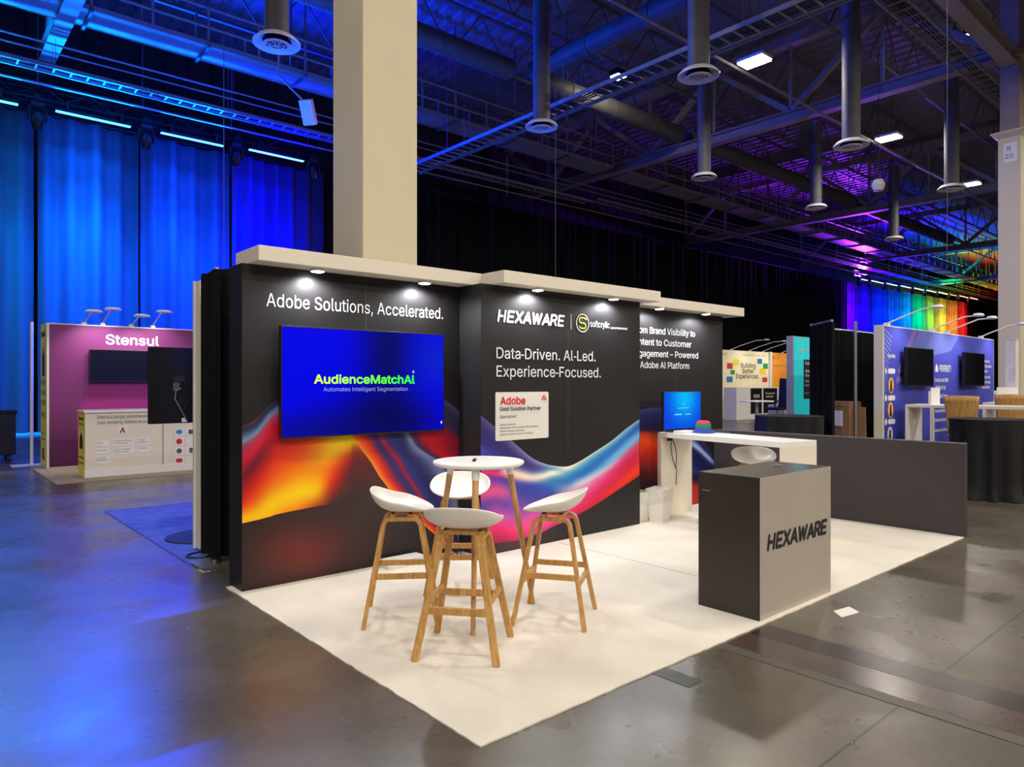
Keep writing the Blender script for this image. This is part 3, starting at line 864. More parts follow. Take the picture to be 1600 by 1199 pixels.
# high bay lamps that are in view
for (x, y), lb in zip(((17.1, 8.6), (26.9, 8.6), (36.5, 8.6)), ('bright high bay lamp beside the large pale diffuser', 'second bright high bay lamp, hung between two diffusers', 'far bright high bay lamp next to the numbered column')):
    t = thing('high_bay_lamp', lb, 'ceiling lamp', (x, y, 10.95), 'high bay lamps')
    B('lamp_housing', M_WHITEMET, t, x - 0.30, y - 0.42, 11.0, x + 0.30, y + 0.42, 11.10, bevel=0.02)
    MB().box(x - 0.27, y - 0.39, 10.955, x + 0.27, y + 0.39, 10.995).build('lens', M_LAMP, t)
    for sx in (-0.25, 0.25):
        MB().bar((x + sx, y, 11.1), (x + sx, y, 15.02), 0.01, 0.01).build('hanger_wire', M_CABLE, t)

# small things hung from the steel
t = thing('hanging_speaker', 'blue-lit box speaker hung below the conduits at the end of the blue drapes', 'speaker', (6.93, 16.6, 9.2))
MB().bar((6.80, 16.5, 9.55), (7.05, 16.7, 8.95), 0.36, 0.22).build('cabinet', M_WHITEMET, t, bevel=0.02)
MB().tube([(6.85, 16.6, 9.5), (6.4, 17.4, 10.4), (6.4, 17.4, 12.92)], 0.03, 6).build('hanging_arm', M_STEEL, t)
t = thing('hanging_globe', 'small grey globe on a long thin wire under the joists', 'antenna', (23.35, 7.59, 8.2))
MB().lathe([(0.0, -0.22), (0.15, -0.18), (0.22, 0.0), (0.15, 0.18), (0.0, 0.22)], (23.35, 7.59, 8.3), 20).build('globe', M_DIFF, t, smooth=True)
MB().tube([(23.35, 7.59, 8.5), (23.35, 7.59, 12.9)], 0.012, 5).build('wire', M_CABLE, t)
t = thing('wall_lamp', 'small bright flood lamp shining on the duct above the catwalk', 'lamp', (17.3, 13.9, 12.4))
MB().box(17.1, 13.8, 12.4, 17.6, 14.2, 12.6).build('housing', M_BLACKMET, t)
MB().box(17.12, 13.82, 12.36, 17.58, 14.18, 12.4).build('lens', M_LAMP, t)
area_light('duct_flood_light', (17.35, 14.0, 12.33), (18.2, 15.4, 11.6), 0.4, 0.3, 90, (1, 0.88, 0.62))
t = thing('wall_lamp', 'warm flood lamp high above the heavy truss lighting a red beam', 'lamp', (27.6, 6.0, 14.0))
MB().box(27.3, 5.8, 14.2, 28.0, 6.2, 14.4).build('housing', M_BLACKMET, t)
MB().box(27.32, 5.82, 14.16, 27.98, 6.18, 14.2).build('lens', M_LAMP, t)
for i, (x, z0, y) in enumerate(((5.11, 2.2, 18.16), (12.23, 2.2, 11.97), (11.65, 3.6, 1.87))):
    tag(MB().tube([(x, y, z0), (x, y, 15.02)], (0.012, 0.008, 0.005)[i], 5).build('drop_wire', M_STEELDK, smooth=True),
        ('thin rigging wire hanging before the blue-lit drapes', 'thin rigging wire hanging before the unlit black drapes', 'thin rigging wire hanging near the numbered column')[i], 'wire')

# ================================================================== DRAPES AND LIGHTING TRUSS
def drape(x0, x1, y, z0, z1, label, m, group, name='drape', amp=0.10, per=0.42, seed=0):
    rnd = random.Random(seed)
    n = max(24, int((x1 - x0) / per * 10))
    ph = [rnd.uniform(0, 6.28) for _ in range(4)]
    def fy(x):
        return (amp * math.sin(2 * PI * x / per + 1.2 * math.sin(x * 1.3 + ph[0])) + amp * 0.6 * math.sin(2 * PI * x / (per * 2.7) + ph[1]) + amp * 0.9 * math.sin(2 * PI * x / (per * 5.3) + ph[2]))
    def fn(u, v):
        x = x0 + (x1 - x0) * u
        k = 1.0 - 0.25 * v
        return (x, y + fy(x) * k, z0 + (z1 - z0) * v)
    mb = MB().grid(fn, n, 5)
    return tag(mb.build(name, m, smooth=True), label, 'curtain', group)
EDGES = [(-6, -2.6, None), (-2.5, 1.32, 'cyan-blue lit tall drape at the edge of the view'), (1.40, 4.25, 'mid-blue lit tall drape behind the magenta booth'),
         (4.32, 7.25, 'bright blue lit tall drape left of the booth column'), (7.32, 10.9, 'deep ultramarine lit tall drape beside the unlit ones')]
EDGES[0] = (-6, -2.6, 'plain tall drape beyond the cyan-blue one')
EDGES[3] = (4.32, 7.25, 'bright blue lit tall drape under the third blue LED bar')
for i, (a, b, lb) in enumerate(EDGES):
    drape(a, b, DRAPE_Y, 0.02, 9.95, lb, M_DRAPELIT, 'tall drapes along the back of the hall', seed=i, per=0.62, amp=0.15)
xs = [10.95 + i * 6.785 for i in range(8)]
for i in range(7):
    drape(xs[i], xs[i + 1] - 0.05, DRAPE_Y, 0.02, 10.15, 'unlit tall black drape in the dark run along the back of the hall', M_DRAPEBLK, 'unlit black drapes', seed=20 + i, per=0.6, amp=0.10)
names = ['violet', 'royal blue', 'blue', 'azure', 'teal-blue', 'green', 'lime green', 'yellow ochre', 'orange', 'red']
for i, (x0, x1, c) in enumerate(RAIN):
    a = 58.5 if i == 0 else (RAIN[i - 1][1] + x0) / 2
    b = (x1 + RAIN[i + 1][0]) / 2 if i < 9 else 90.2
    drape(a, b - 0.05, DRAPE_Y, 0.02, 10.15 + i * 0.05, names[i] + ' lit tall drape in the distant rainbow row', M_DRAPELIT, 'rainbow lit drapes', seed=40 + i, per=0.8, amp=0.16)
drape(90.3, 100, DRAPE_Y, 0.02, 10.4, 'plain black drape beyond the red one', M_DRAPEBLK, None, seed=60, per=0.6)
tag(MB().tube([(-6, DRAPE_Y + 0.12, 10.0), (57.5, DRAPE_Y + 0.12, 10.3), (100, DRAPE_Y + 0.12, 10.75)], 0.04, 6).build('drape_pipe', M_BLACKMET, smooth=True), 'long dark pipe carrying the tall drapes', 'pipe')

def box_truss(x0, x1, z0, z1, label):
    t = thing('lighting_truss', label, 'truss', (x0, BAR_Y, z0))
    mb = MB()
    s = 0.2
    cs = [(BAR_Y - s, 0.12), (BAR_Y + s, 0.12), (BAR_Y - s, 0.52), (BAR_Y + s, 0.52)]
    for y, dz in cs:
        MB().tube([(x0, y, z0 + dz), (x1, y, z1 + dz)], 0.028, 6).build('chord', M_BLACKMET, t, smooth=True)
    n = int((x1 - x0) / 0.6)
    for i in range(n):
        a, b = i / n, (i + 1) / n
        xa, xb = x0 + (x1 - x0) * a, x0 + (x1 - x0) * b
        za, zb = z0 + (z1 - z0) * a, z0 + (z1 - z0) * b
        lo, hi = (0.12, 0.52) if i % 2 == 0 else (0.52, 0.12)
        for y in (BAR_Y - s, BAR_Y + s):
            mb.bar((xa, y, za + lo), (xb, y, zb + hi), 0.022, 0.022)
        mb.bar((xa, BAR_Y - s, za + 0.12), (xb, BAR_Y + s, zb + 0.12), 0.02, 0.02)
    mb.build('web_lattice', M_BLACKMET, t)
    for i in range(5):
        f = (i + 0.5) / 5
        MB().tube([(x0 + (x1 - x0) * f, BAR_Y, z0 + (z1 - z0) * f + 0.5), (x0 + (x1 - x0) * f, BAR_Y, 15.02)], 0.015, 5).build('hanging_chain', M_STEELDK, t)
box_truss(-3, 11.2, 9.80, 10.0, 'black lighting truss carrying the blue LED bars')
box_truss(56.8, 90, 10.25, 11.05, 'distant black lighting truss carrying the rainbow LED bars')

def led_bar(x0, x1, z, ecol, label, group):
    t = thing('led_bar', label, 'stage light', ((x0 + x1) / 2, BAR_Y, z), group)
    B('housing', M_BLACKMET, t, x0, BAR_Y - 0.06, z + 0.0, x1, BAR_Y + 0.06, z + 0.10)
    B('lens_strip', mat('led_strip_' + label.split()[0], (0, 0, 0, 1), 0.4, emit=ecol, estr=5), t, x0 + 0.03, BAR_Y - 0.075, z - 0.035, x1 - 0.03, BAR_Y + 0.045, z - 0.002)
    for f in (0.15, 0.85):
        x = x0 + (x1 - x0) * f
        MB().box(x - 0.03, BAR_Y - 0.20, z + 0.08, x + 0.03, BAR_Y + 0.20, z + 0.29).build('clamp', M_BLACKMET, t)
for (x0, x1, z, c, s), e, lb in zip(BLUE_BARS, ((0.06, 0.42, 1, 1), (0.06, 0.36, 1, 1), (0.07, 0.30, 1, 1), (0.10, 0.28, 1, 1)),
        ('first glowing LED bar, over the cyan-blue drape', 'second glowing LED bar, over the mid-blue drape', 'third glowing LED bar, over the bright blue drape', 'fourth glowing LED bar, over the ultramarine drape')):
    led_bar(x0, x1, z, e, lb, 'blue LED bars')
for i, (x0, x1, c) in enumerate(RAIN):
    z = 10.2 + ((x0 + x1) / 2 - 57) * 0.024
    e = tuple(0.35 + 0.65 * k for k in c) + (1,)
    led_bar(x0, x1, z, e, names[i].replace(' ', '-') + ' glowing LED bar over the matching distant drape', 'rainbow LED bars')

def moving_head(x, z, label):
    t = thing('moving_head_light', label, 'stage light', (x, BAR_Y, z), 'moving head lights on the trusses')
    B('base_box', M_BLACKPL, t, x - 0.17, BAR_Y - 0.14, z + 0.0, x + 0.17, BAR_Y + 0.14, z + 0.16, bevel=0.02)
    MB().box(x - 0.10, BAR_Y - 0.20, z + 0.16, x + 0.10, BAR_Y + 0.20, z + 0.34).build('clamp', M_BLACKMET, t)
    mb = MB()
    for s in (-1, 1):
        mb.bar((x + s * 0.20, BAR_Y, z + 0.02), (x + s * 0.23, BAR_Y, z - 0.38), 0.05, 0.16, up=(0, 1, 0))
    mb.bar((x - 0.22, BAR_Y, z - 0.01), (x + 0.22, BAR_Y, z - 0.01), 0.16, 0.05)
    mb.build('yoke', M_BLACKPL, t, bevel=0.01)
    MB().lathe([(0.0, 0.22), (0.12, 0.20), (0.16, 0.05), (0.15, -0.16), (0.11, -0.26), (0.0, -0.28)], (x, BAR_Y, z - 0.36), 20).build('head', M_BLACKPL, t, smooth=True)
for x, z, lb in ((1.24, 9.75, 'black moving head light between the first and second blue LED bars'), (4.2, 9.80, 'black moving head light between the second and third blue LED bars'),
                 (7.1, 9.85, 'black moving head light between the third and fourth blue LED bars'), (9.98, 9.92, 'black moving head light past the last blue LED bar')):
    moving_head(x, z, lb)
for i in range(10):
    x = RAIN[i][0] - 0.4
    moving_head(x, 10.22 + (x - 57) * 0.024, 'black moving head light before the ' + names[i] + ' LED bar')

# ================================================================== THE BOOTH
CZ = 0.008
def carpet_mesh(x0, y0, x1, y1, n, m, name, h=0.008, seed=0, wob=0.004):
    rnd = random.Random(seed)
    mb = MB()
    pts = []
    def edge(a, b, k):
        for i in range(k):
            f = i / k
            w = rnd.uniform(-wob, wob) if i else 0
            pts.append((a[0] + (b[0] - a[0]) * f + (w if a[0] == b[0] else 0), a[1] + (b[1] - a[1]) * f + (w if a[1] == b[1] else 0)))
    edge((x0, y0), (x1, y0), n); edge((x1, y0), (x1, y1), n // 2); edge((x1, y1), (x0, y1), n); edge((x0, y1), (x0, y0), n // 2)
    k = len(pts)
    vs = [(a, b, 0.0005) for a, b in pts] + [(a, b, h) for a, b in pts]
    mb.add(vs, [tuple(range(k, 2 * k)), tuple(reversed(range(k)))] + [(i, (i + 1) % k, k + (i + 1) % k, k + i) for i in range(k)])
    return mb.build(name, m)
M_CARPET = mat('white_pile_carpet', rgb(226, 219, 206), 0.95, var=0.07, scale=2.2, bump=0.5, bscale=140, spec=0.1)
tag(carpet_mesh(0, 0, 6.10, 3.05, 120, M_CARPET, 'booth_carpet'), 'large white carpet covering the floor of the dark booth', 'carpet')
tag(MB().box(2.9, 0.05, CZ, 2.908, 2.45, CZ + 0.0012).build('carpet_seam', mat('grey_carpet_seam', rgb(176, 168, 156), 0.9)), None, None)
bpy.data.objects['carpet_seam'].parent = bpy.data.objects['booth_carpet']
bpy.data.objects['carpet_seam'].location = bpy.data.objects['carpet_seam'].location - bpy.data.objects['booth_carpet'].location

FACE1 = ((0, 2.846, 0), (1, 0, 0), (0, -1, 0))
FACE2 = ((0, 2.514, 0), (1, 0, 0), (0, -1, 0))
def canopy(label, x0, x1, y0, y1, pucks):
    c = thing('canopy', label, 'canopy', ((x0 + x1) / 2, (y0 + y1) / 2, 2.405), 'canopies over the booth wall')
    B('fascia_box', M_CREAM, c, x0, y0, 2.405, x1, y1, 2.515, bevel=0.004)
    for x, y in pucks:
        l = MB().lathe([(0.055, -0.022), (0.055, 0.0), (0.0, 0.0)], (x, y, 2.405), 24).build('downlight', M_WHITEMET, c, smooth=True)
        MB().lathe([(0.0, -0.026), (0.042, -0.026), (0.050, -0.0225)], (x, y, 2.405), 24).build('downlight_lens', M_PUCK, l, smooth=True)

def glow_sheet(name, x0, x1, z0, z1, y, base, blobs, parent, nx=60, nz=60):
    mb = MB()
    def fn(u, v):
        return (x0 + (x1 - x0) * u, y, z0 + (z1 - z0) * v)
    mb.grid(fn, nx, nz)
    for p in mb.v:
        c = list(base)
        for bx, bz, rx, rz, col in blobs:
            d = ((p[0] - bx) / rx) ** 2 + ((p[2] - bz) / rz) ** 2
            w = math.exp(-d * 1.5)
            c = [a + (b - a) * w for a, b in zip(c, col)]
        mb.c.append(tuple(c))
    return mb.build(name, M_PRINT, parent)

BASE = (31, 28, 30)
# wall section with the television
w1 = thing('booth_wall', 'dark booth wall section with a fiery wave print, carrying the big television', 'display wall', (1.02, 2.98, 0), None)
MB().box(0.044, 2.848, CZ, 2.02, 3.10, 2.405).build('wall_core', M_WALLSIDE, w1)
glow_sheet('printed_graphic', 0.046, 2.018, CZ + 0.002, 2.404, 2.8465, BASE, [(0.55, 0.25, 0.55, 0.30, (120, 44, 38)), (1.15, 0.55, 0.8, 0.42, (60, 45, 49))], w1)
patch('flame_print', P1L, 2.8459, M_PRINT, w1)
patch('wave_print', P1N, 2.8456, M_PRINT, w1)
patch('ribbon_print', P1R, 2.8453, M_PRINT, w1)
letters('headline_lettering', [('Adobe Solutions, Accelerated.', 0.224, 2.103, 1.607, 0.098, 0.0)], FACE1, M_LETTER, w1)
flat('panel_seam', [[(1.055, 1.97), (1.059, 1.97), (1.059, 2.40), (1.055, 2.40)]], FACE1, mat('grey_seam', rgb(82, 78, 80), 0.6), w1, lift=0.0012)
canopy('cream canopy with two downlights over the television wall', 0.09, 2.122, 2.646, 3.10, [(0.58, 2.735), (1.56, 2.735)])

# protruding middle section with the logos
w2 = thing('booth_wall', 'protruding middle booth wall section with white logos and a blue and pink wave print', 'display wall', (3.1, 2.7, 0), None)
MB().box(2.005, 2.516, CZ, 4.194, 2.83, 2.405).build('wall_core', M_WALLSIDE, w2)
glow_sheet('printed_graphic', 2.007, 4.192, CZ + 0.002, 2.404, 2.5145, BASE, [(2.4, 0.1, 0.5, 0.25, (78, 50, 60))], w2)
patch('wave_print', P2P, 2.5139, M_PRINT, w2)
HEX = {'H': ([[(0, 0), (0, 1)], [(0.62, 0), (0.62, 1)], [(0, 0.5), (0.36, 0.5)]], 0.95),
       'E': ([[(0.55, 1), (0, 1), (0, 0), (0.55, 0)], [(0, 0.5), (0.48, 0.5)]], 0.82),
       'X': ([[(0, 1), (0.62, 0)], [(0, 0), (0.62, 1)]], 0.86),
       'A': ([[(0, 0), (0.36, 1), (0.72, 0)], [(0.16, 0.30), (0.56, 0.30)]], 0.92),
       'W': ([[(0, 1), (0.22, 0), (0.46, 0.92), (0.70, 0), (0.92, 1)]], 1.16),
       'R': ([[(0, 0), (0, 1), (0.40, 1), (0.56, 0.88), (0.56, 0.62), (0.40, 0.46), (0, 0.46)], [(0.34, 0.46), (0.58, 0)]], 0.86)}
def wordmark(name, u0, z0, W, H, th, face, m, parent):
    polys, x = [], 0.0
    for ch in 'HEXAWARE':
        pl, adv = HEX[ch]
        polys += [[(x + a, b) for a, b in p] for p in pl]
        x += adv
    tot = x - 0.26 + 0.14
    return strokes(name, polys, face, th, m, parent, shear=0.14, u0=u0 + th / 2, z0=z0 + th / 2, kx=(W - th) / tot, kz=H - th)
wordmark('company_wordmark', 2.185, 2.075, 0.855, 0.116, 0.023, FACE2, M_LETTER, w2)
flat('divider_print', [[(3.124, 2.055), (3.131, 2.055), (3.131, 2.21), (3.124, 2.21)]], FACE2, M_LETTER, w2)
ring = [[(3.291 + 0.088 * math.cos(t), 2.128 + 0.088 * math.sin(t)) for t in [2 * PI * k / 40 for k in range(41)]]]
strokes('emblem_ring_print', ring, FACE2, 0.011, M_LETTER, w2)
M_YEL = mat('yellow_print', rgb(222, 208, 40), 0.5, var=0.01)
s_top = [[(3.335, 2.165), (3.318, 2.180), (3.265, 2.180), (3.245, 2.165), (3.245, 2.145), (3.262, 2.130), (3.30, 2.128)]]
s_bot = [[(3.282, 2.128), (3.320, 2.126), (3.337, 2.111), (3.337, 2.091), (3.320, 2.076), (3.265, 2.076), (3.247, 2.091)]]
strokes('emblem_letter_print', s_top + [[(3.330, 2.178), (3.345, 2.170)]], FACE2, 0.015, M_YEL, w2)
strokes('emblem_letter_print', s_bot, FACE2, 0.015, M_YEL, w2)
letters('partner_lettering', [('softcrylic', 3.405, 2.098, 0.29, 0.062, 0.0), ('part of HEXAWARE', 3.715, 2.094, 0.265, 0.019, 0.01)], FACE2, M_LETTER, w2)
letters('slogan_lettering', [('Data-Driven. AI-Led.', 2.175, 1.751, 1.305, 0.098, 0.004), ('Experience-Focused.', 2.175, 1.588, 1.385, 0.098, 0.004)], FACE2, M_LETTER, w2)
flat('panel_seam', [[(3.085, 0.84), (3.089, 0.84), (3.089, 2.06), (3.085, 2.06)]], FACE2, mat('grey_seam', rgb(82, 78, 80), 0.6), w2, lift=0.0012)
O, U, N = FACE2
pl = MB()
rr = rrect(2.163, 1.012, 2.815, 1.448, 0.016)
k = len(rr)
pl.add([(a, 2.514, b) for a, b in rr] + [(a, 2.506, b) for a, b in rr], [tuple(range(k, 2 * k))] + [(i, (i + 1) % k, k + (i + 1) % k, k + i) for i in range(k)])
plaque = pl.build('partner_plaque', mat('pale_plaque', rgb(226, 222, 216), 0.5, var=0.01), w2)
PF = ((0, 2.506, 0), (1, 0, 0), (0, -1, 0))
letters('plaque_heading_lettering', [('Adobe', 2.213, 1.338, 0.305, 0.066, 0.022)], PF, M_REDLET, plaque)
letters('plaque_lettering', [('Gold Solution Partner', 2.210, 1.280, 0.50, 0.034, 0.012), ('Specialized', 2.210, 1.214, 0.195, 0.027, 0.0),
        ('Adobe Analytics', 2.208, 1.148, 0.195, 0.016, 0), ('Adobe Real-Time Customer Data Platform', 2.208, 1.119, 0.475, 0.016, 0),
        ('Adobe Journey Optimizer', 2.208, 1.090, 0.295, 0.016, 0), ('Adobe Customer Journey Analytics', 2.208, 1.061, 0.40, 0.016, 0)], PF, M_DARKLET, plaque)
flat('plaque_emblem_print', [[(2.722, 1.368), (2.738, 1.368), (2.752, 1.408), (2.748, 1.420), (2.742, 1.420)], [(2.790, 1.368), (2.774, 1.368), (2.756, 1.420), (2.764, 1.420)],
        [(2.746, 1.378), (2.754, 1.378), (2.764, 1.368), (2.768, 1.368), (2.757, 1.398)]], PF, M_REDLET, plaque)
canopy('cream canopy with two downlights jutting forward over the white logos', 2.124, 4.335, 2.345, 2.90, [(2.60, 2.425), (3.66, 2.425)])

# set-back section by the desk
w3 = thing('booth_wall', 'set-back booth wall section behind the white desk, with partly hidden white lettering', 'display wall', (5.26, 2.98, 0), None)
MB().box(4.20, 2.848, CZ, 6.32, 3.10, 2.405).build('wall_core', M_WALLSIDE, w3)
glow_sheet('printed_graphic', 4.202, 6.318, CZ + 0.002, 2.404, 2.8465, BASE, [], w3, 20, 20)
patch('wave_print', P3P, 2.8459, M_PRINT, w3)
letters('headline_lettering', [('From Brand Visibility to', 4.485, 2.112, 1.205, 0.076, 0.003), ('Content to Customer', 4.42, 1.975, 1.195, 0.076, 0.003),
        ('Engagement \u2013 Powered', 4.45, 1.840, 1.31, 0.076, 0.003), ('by Adobe AI Platform', 4.45, 1.706, 1.12, 0.076, 0.003)], FACE1, M_LETTER, w3)
flat('panel_seam', [[(5.300, 1.35), (5.304, 1.35), (5.304, 2.40), (5.300, 2.40)]], FACE1, mat('grey_seam', rgb(82, 78, 80), 0.6), w3, lift=0.0012)
canopy('cream canopy with two downlights over the wall by the white desk', 4.34, 6.52, 2.65, 3.10, [(4.78, 2.70), (5.72, 2.70)])

# half wall
h = thing('half_wall', 'long low charcoal half wall closing the far side of the white carpet', 'half wall', (6.15, 1.42, 0))
B('wall_panel', M_HALF, h, 6.107, 0.0, CZ, 6.187, 2.842, 0.925)
B('top_edge', mat('grey_edge_profile', rgb(96, 90, 92), 0.4), h, 6.107, 0.0, 0.925, 6.187, 2.842, 0.932)

# big television
tv = thing('television', 'big wall-mounted television showing green lettering on a blue screen', 'television', (1.04, 2.79, 1.12))
B('casing', M_BLACKPL, tv, 0.300, 2.762, 1.112, 1.786, 2.80, 1.960, bevel=0.004)
B('wall_bracket', M_BLACKMET, tv, 0.75, 2.80, 1.35, 1.35, 2.846, 1.75)
M_SCREEN = mat('glowing_screen', (0, 0, 0, 1), 0.25, var=0.0, attr='print_colour', emit='attr', estr=1.0, spec=0.06)
M_SCREEN.node_tree.nodes['Principled BSDF'].inputs['Base Color'].default_value = (0.002, 0.002, 0.002, 1)
for l in list(M_SCREEN.node_tree.links):
    if l.to_socket.name == 'Base Color':
        M_SCREEN.node_tree.links.remove(l)
def screen(name, x0, x1, z0, z1, y, fn, parent):
    mb = MB()
    mb.grid(lambda u, v: (x0 + (x1 - x0) * u, y, z0 + (z1 - z0) * v), 60, 40)
    n = 60
    for i in range(len(mb.v)):
        mb.c.append(fn((i % n) / (n - 1), (i // n) / 39))
    return mb.build(name, M_SCREEN, parent)
def tvcol(u, v):
    c = (0, 2, 235)
    for bx, bz, rx, rz, col, s in ((0.62, 0.80, 0.17, 0.55, (4, 8, 92), 0.95), (0.60, 0.10, 0.30, 0.30, (4, 4, 60), 0.95), (0.30, 0.05, 0.5, 0.16, (4, 4, 120), 0.8), (0.97, 0.72, 0.20, 0.3, (10, 40, 200), 0.8)):
        d = ((u - bx) / rx) ** 2 + ((v - bz) / rz) ** 2
        w = math.exp(-d) * s
        c = tuple(a + (b - a) * w for a, b in zip(c, col))
    return c
screen('lit_screen', 0.310, 1.776, 1.124, 1.950, 2.7612, tvcol, tv)
TF = ((0, 2.7605, 0), (1, 0, 0), (0, -1, 0))
M_GLOWTXT = mat('glowing_lettering', (0, 0, 0, 1), 0.5, var=0.0, attr='print_colour', emit='attr', estr=1.0)
letters('screen_title_lettering', [('AudienceMatchAI', 0.562, 1.527, 0.912, 0.066, 0.018)], TF, M_GLOWTXT, tv, colour=lambda u: (200 - 180 * u, 250, 24))
letters('screen_lettering', [('Automates Intelligent Segmentation', 0.640, 1.465, 0.765, 0.032, 0.0)], TF, mat('pale_screen_text', rgb(10, 10, 20), 0.5, emit=rgb(150, 160, 235), estr=1.0), tv)
def star(u, z, r):
    return [(u, z + r), (u + r * .22, z + r * .22), (u + r * .8, z), (u + r * .22, z - r * .22), (u, z - r), (u - r * .22, z - r * .22), (u - r * .8, z), (u - r * .22, z + r * .22)]
flat('screen_star_print', [star(1.462, 1.625, 0.018), star(1.752, 1.185, 0.020)], TF, mat('white_screen_mark', rgb(10, 10, 20), 0.5, emit=rgb(220, 226, 250), estr=1.0), tv)

# ------------------------------------------------------------------ bar stools
def make_stool(name, label):
    t = thing(name, label, 'bar stool', (0, 0, 0), 'white shell bar stools at the booth')
    def outline(a):
        c, s = math.cos(a), math.sin(a)
        e = 0.85 if c > 0 else 0.60
        x = math.copysign(abs(c) ** e, c) * (0.195 if c > 0 else 0.175)
        y = math.copysign(abs(s) ** (0.85 if c > 0 else 0.75), s) * 0.226
        return x, y
    def rim(a):                                   # front a = 0 is low, back a = pi is high
        f = (1 - math.cos(a)) / 2
        return 0.700 + 0.148 * (f ** 0.85)
    def shell(u, v):
        a = 2 * PI * u
        x, y = outline(a)
        f = (1 - math.cos(a)) / 2
        th = v * PI / 2
        kk = math.sin(th) ** 0.90
        g = (1 - math.cos(th)) ** 1.15
        z = 0.702 + (rim(a) - 0.702) * g
        lean = -0.034 * g * f + 0.012 * (1 - f) * g
        return (x * kk + lean, y * kk, z)
    mb = MB()
    mb.grid(lambda u, v: shell(u, 0.02 + 0.98 * v), 56, 14, closed=True)
    n = 56
    mb.f.append(tuple(range(n)))
    o = mb.build('seat_shell', M_WHITEPL, t, smooth=True, solid=0.011)
    o.modifiers['thickness'].offset = -1
    sub = o.modifiers.new('smoothing', 'SUBSURF')
    sub.levels = sub.render_levels = 1
    # legs: two bent arches, one each side
    tb, bt = 0.105, 0.228
    for s in (-1, 1):
        for f in (-1, 1):
            top = Vector((f * 0.120, s * 0.118, 0.615))
            foot = Vector((f * bt, s * bt, CZ))
            mb = MB()
            mb.bar(foot, top, 0.026, 0.040, up=(0, s, 0), taper=0.95)
            pts = []
            c = Vector((f * 0.075, s * 0.1145, 0.622))
            for k in range(7):
                ang = PI / 2 * k / 6
                pts.append(Vector((f * (0.075 + 0.045 * math.cos(ang)), s * (0.1185 - 0.008 * k / 6), 0.612 + 0.050 * math.sin(ang))))
            pts.append(Vector((0, s * 0.110, 0.662)))
            for p, q in zip(pts, pts[1:]):
                d = (q - p).normalized() * 0.004
                mb.bar(p - d, q + d, 0.025, 0.038, up=(0, s, 0))
            mb.build('leg', M_WOOD, t, bevel=0.004)
    def at(f, s, z):
        k = (z - CZ) / (0.615 - CZ)
        return Vector((f * (bt + (0.120 - bt) * k), s * (bt + (0.118 - bt) * k), z))
    for s in (-1, 1):
        MB().bar(at(-1, s, 0.315), at(1, s, 0.315), 0.020, 0.036).build('side_stretcher', M_WOOD, t, bevel=0.003)
    for f, z in ((1, 0.275), (-1, 0.275)):
        MB().bar(at(f, -1, z), at(f, 1, z), 0.020, 0.040).build('foot_stretcher' if f > 0 else 'back_stretcher', M_WOOD, t, bevel=0.003)
    for f in (-0.055, 0.055):
        MB().bar((f, -0.125, 0.684), (f, 0.125, 0.684), 0.034, 0.022).build('seat_rail', M_WOOD, t, bevel=0.003)
    mb = MB()
    for f in (-0.055, 0.055):
        for s in (-1, 1):
            mb.lathe([(0.010, -0.012), (0.010, 0.014)], (f, s * 0.10, 0.688), 10)
    mb.build('bolt', M_BLACKMET, t)
    return t
st = make_stool('bar_stool', 'white shell bar stool seen from behind, standing in front of the round table')
st.location = (0.608, 0.910, 0); st.rotation_euler = (0, 0, math.radians(39.5))
dup(st, (0.640, 1.625, 0), math.radians(-35), 'white shell bar stool standing between the round table and the television')
dup(st, (1.383, 0.960, 0), math.radians(124), 'white shell bar stool in side view below the white partner plaque')
dup(st, (1.315, 1.90, 0), math.radians(229), 'white shell bar stool facing the camera from behind the round table')
dup(st, (4.93, 1.60, 0), math.radians(215), 'white shell bar stool tucked under the white desk')

# ------------------------------------------------------------------ round table
tc = Vector((1.053, 1.346))
t = thing('bar_table', 'round white high table on three oak legs among the stools', 'table', (tc.x, tc.y, 0))
MB().lathe([(0.0, 0.988), (0.285, 0.988), (0.298, 0.996), (0.302, 1.006), (0.298, 1.015), (0.290, 1.018), (0.0, 1.018)], (tc.x, tc.y, 0), 64).build('tabletop', M_WHITE, t, smooth=True)
for a in (227, 347, 107):
    c, s = math.cos(math.radians(a)), math.sin(math.radians(a))
    top = Vector((tc.x + 0.222 * c, tc.y + 0.222 * s, 0.988))
    foot = Vector((tc.x + 0.415 * c, tc.y + 0.415 * s, CZ))
    j = top + (foot - top) * 0.075
    MB().tube([j, foot], 0.021, 14, r2=0.0145).build('leg', M_WOOD2, t, smooth=True)
    MB().tube([top, j], 0.027, 14, r2=0.0225).build('leg_socket', M_WHITEMET, t, smooth=True)
pen = thing('remote_control', 'small dark remote lying on the round white table', 'remote', (tc.x - 0.04, tc.y - 0.02, 1.018))
MB().bar((tc.x - 0.075, tc.y - 0.045, 1.025), (tc.x - 0.01, tc.y + 0.025, 1.025), 0.022, 0.012).build('body', M_BLACKPL, pen, bevel=0.003)
mb = MB()
for k in range(3):
    f = 0.25 + 0.25 * k
    mb.lathe([(0.005, 0), (0.005, 0.0015), (0, 0.0015)], (tc.x - 0.075 + 0.065 * f, tc.y - 0.045 + 0.07 * f, 1.031), 8)
mb.build('button', mat('grey_button', rgb(120, 120, 122), 0.5), pen)

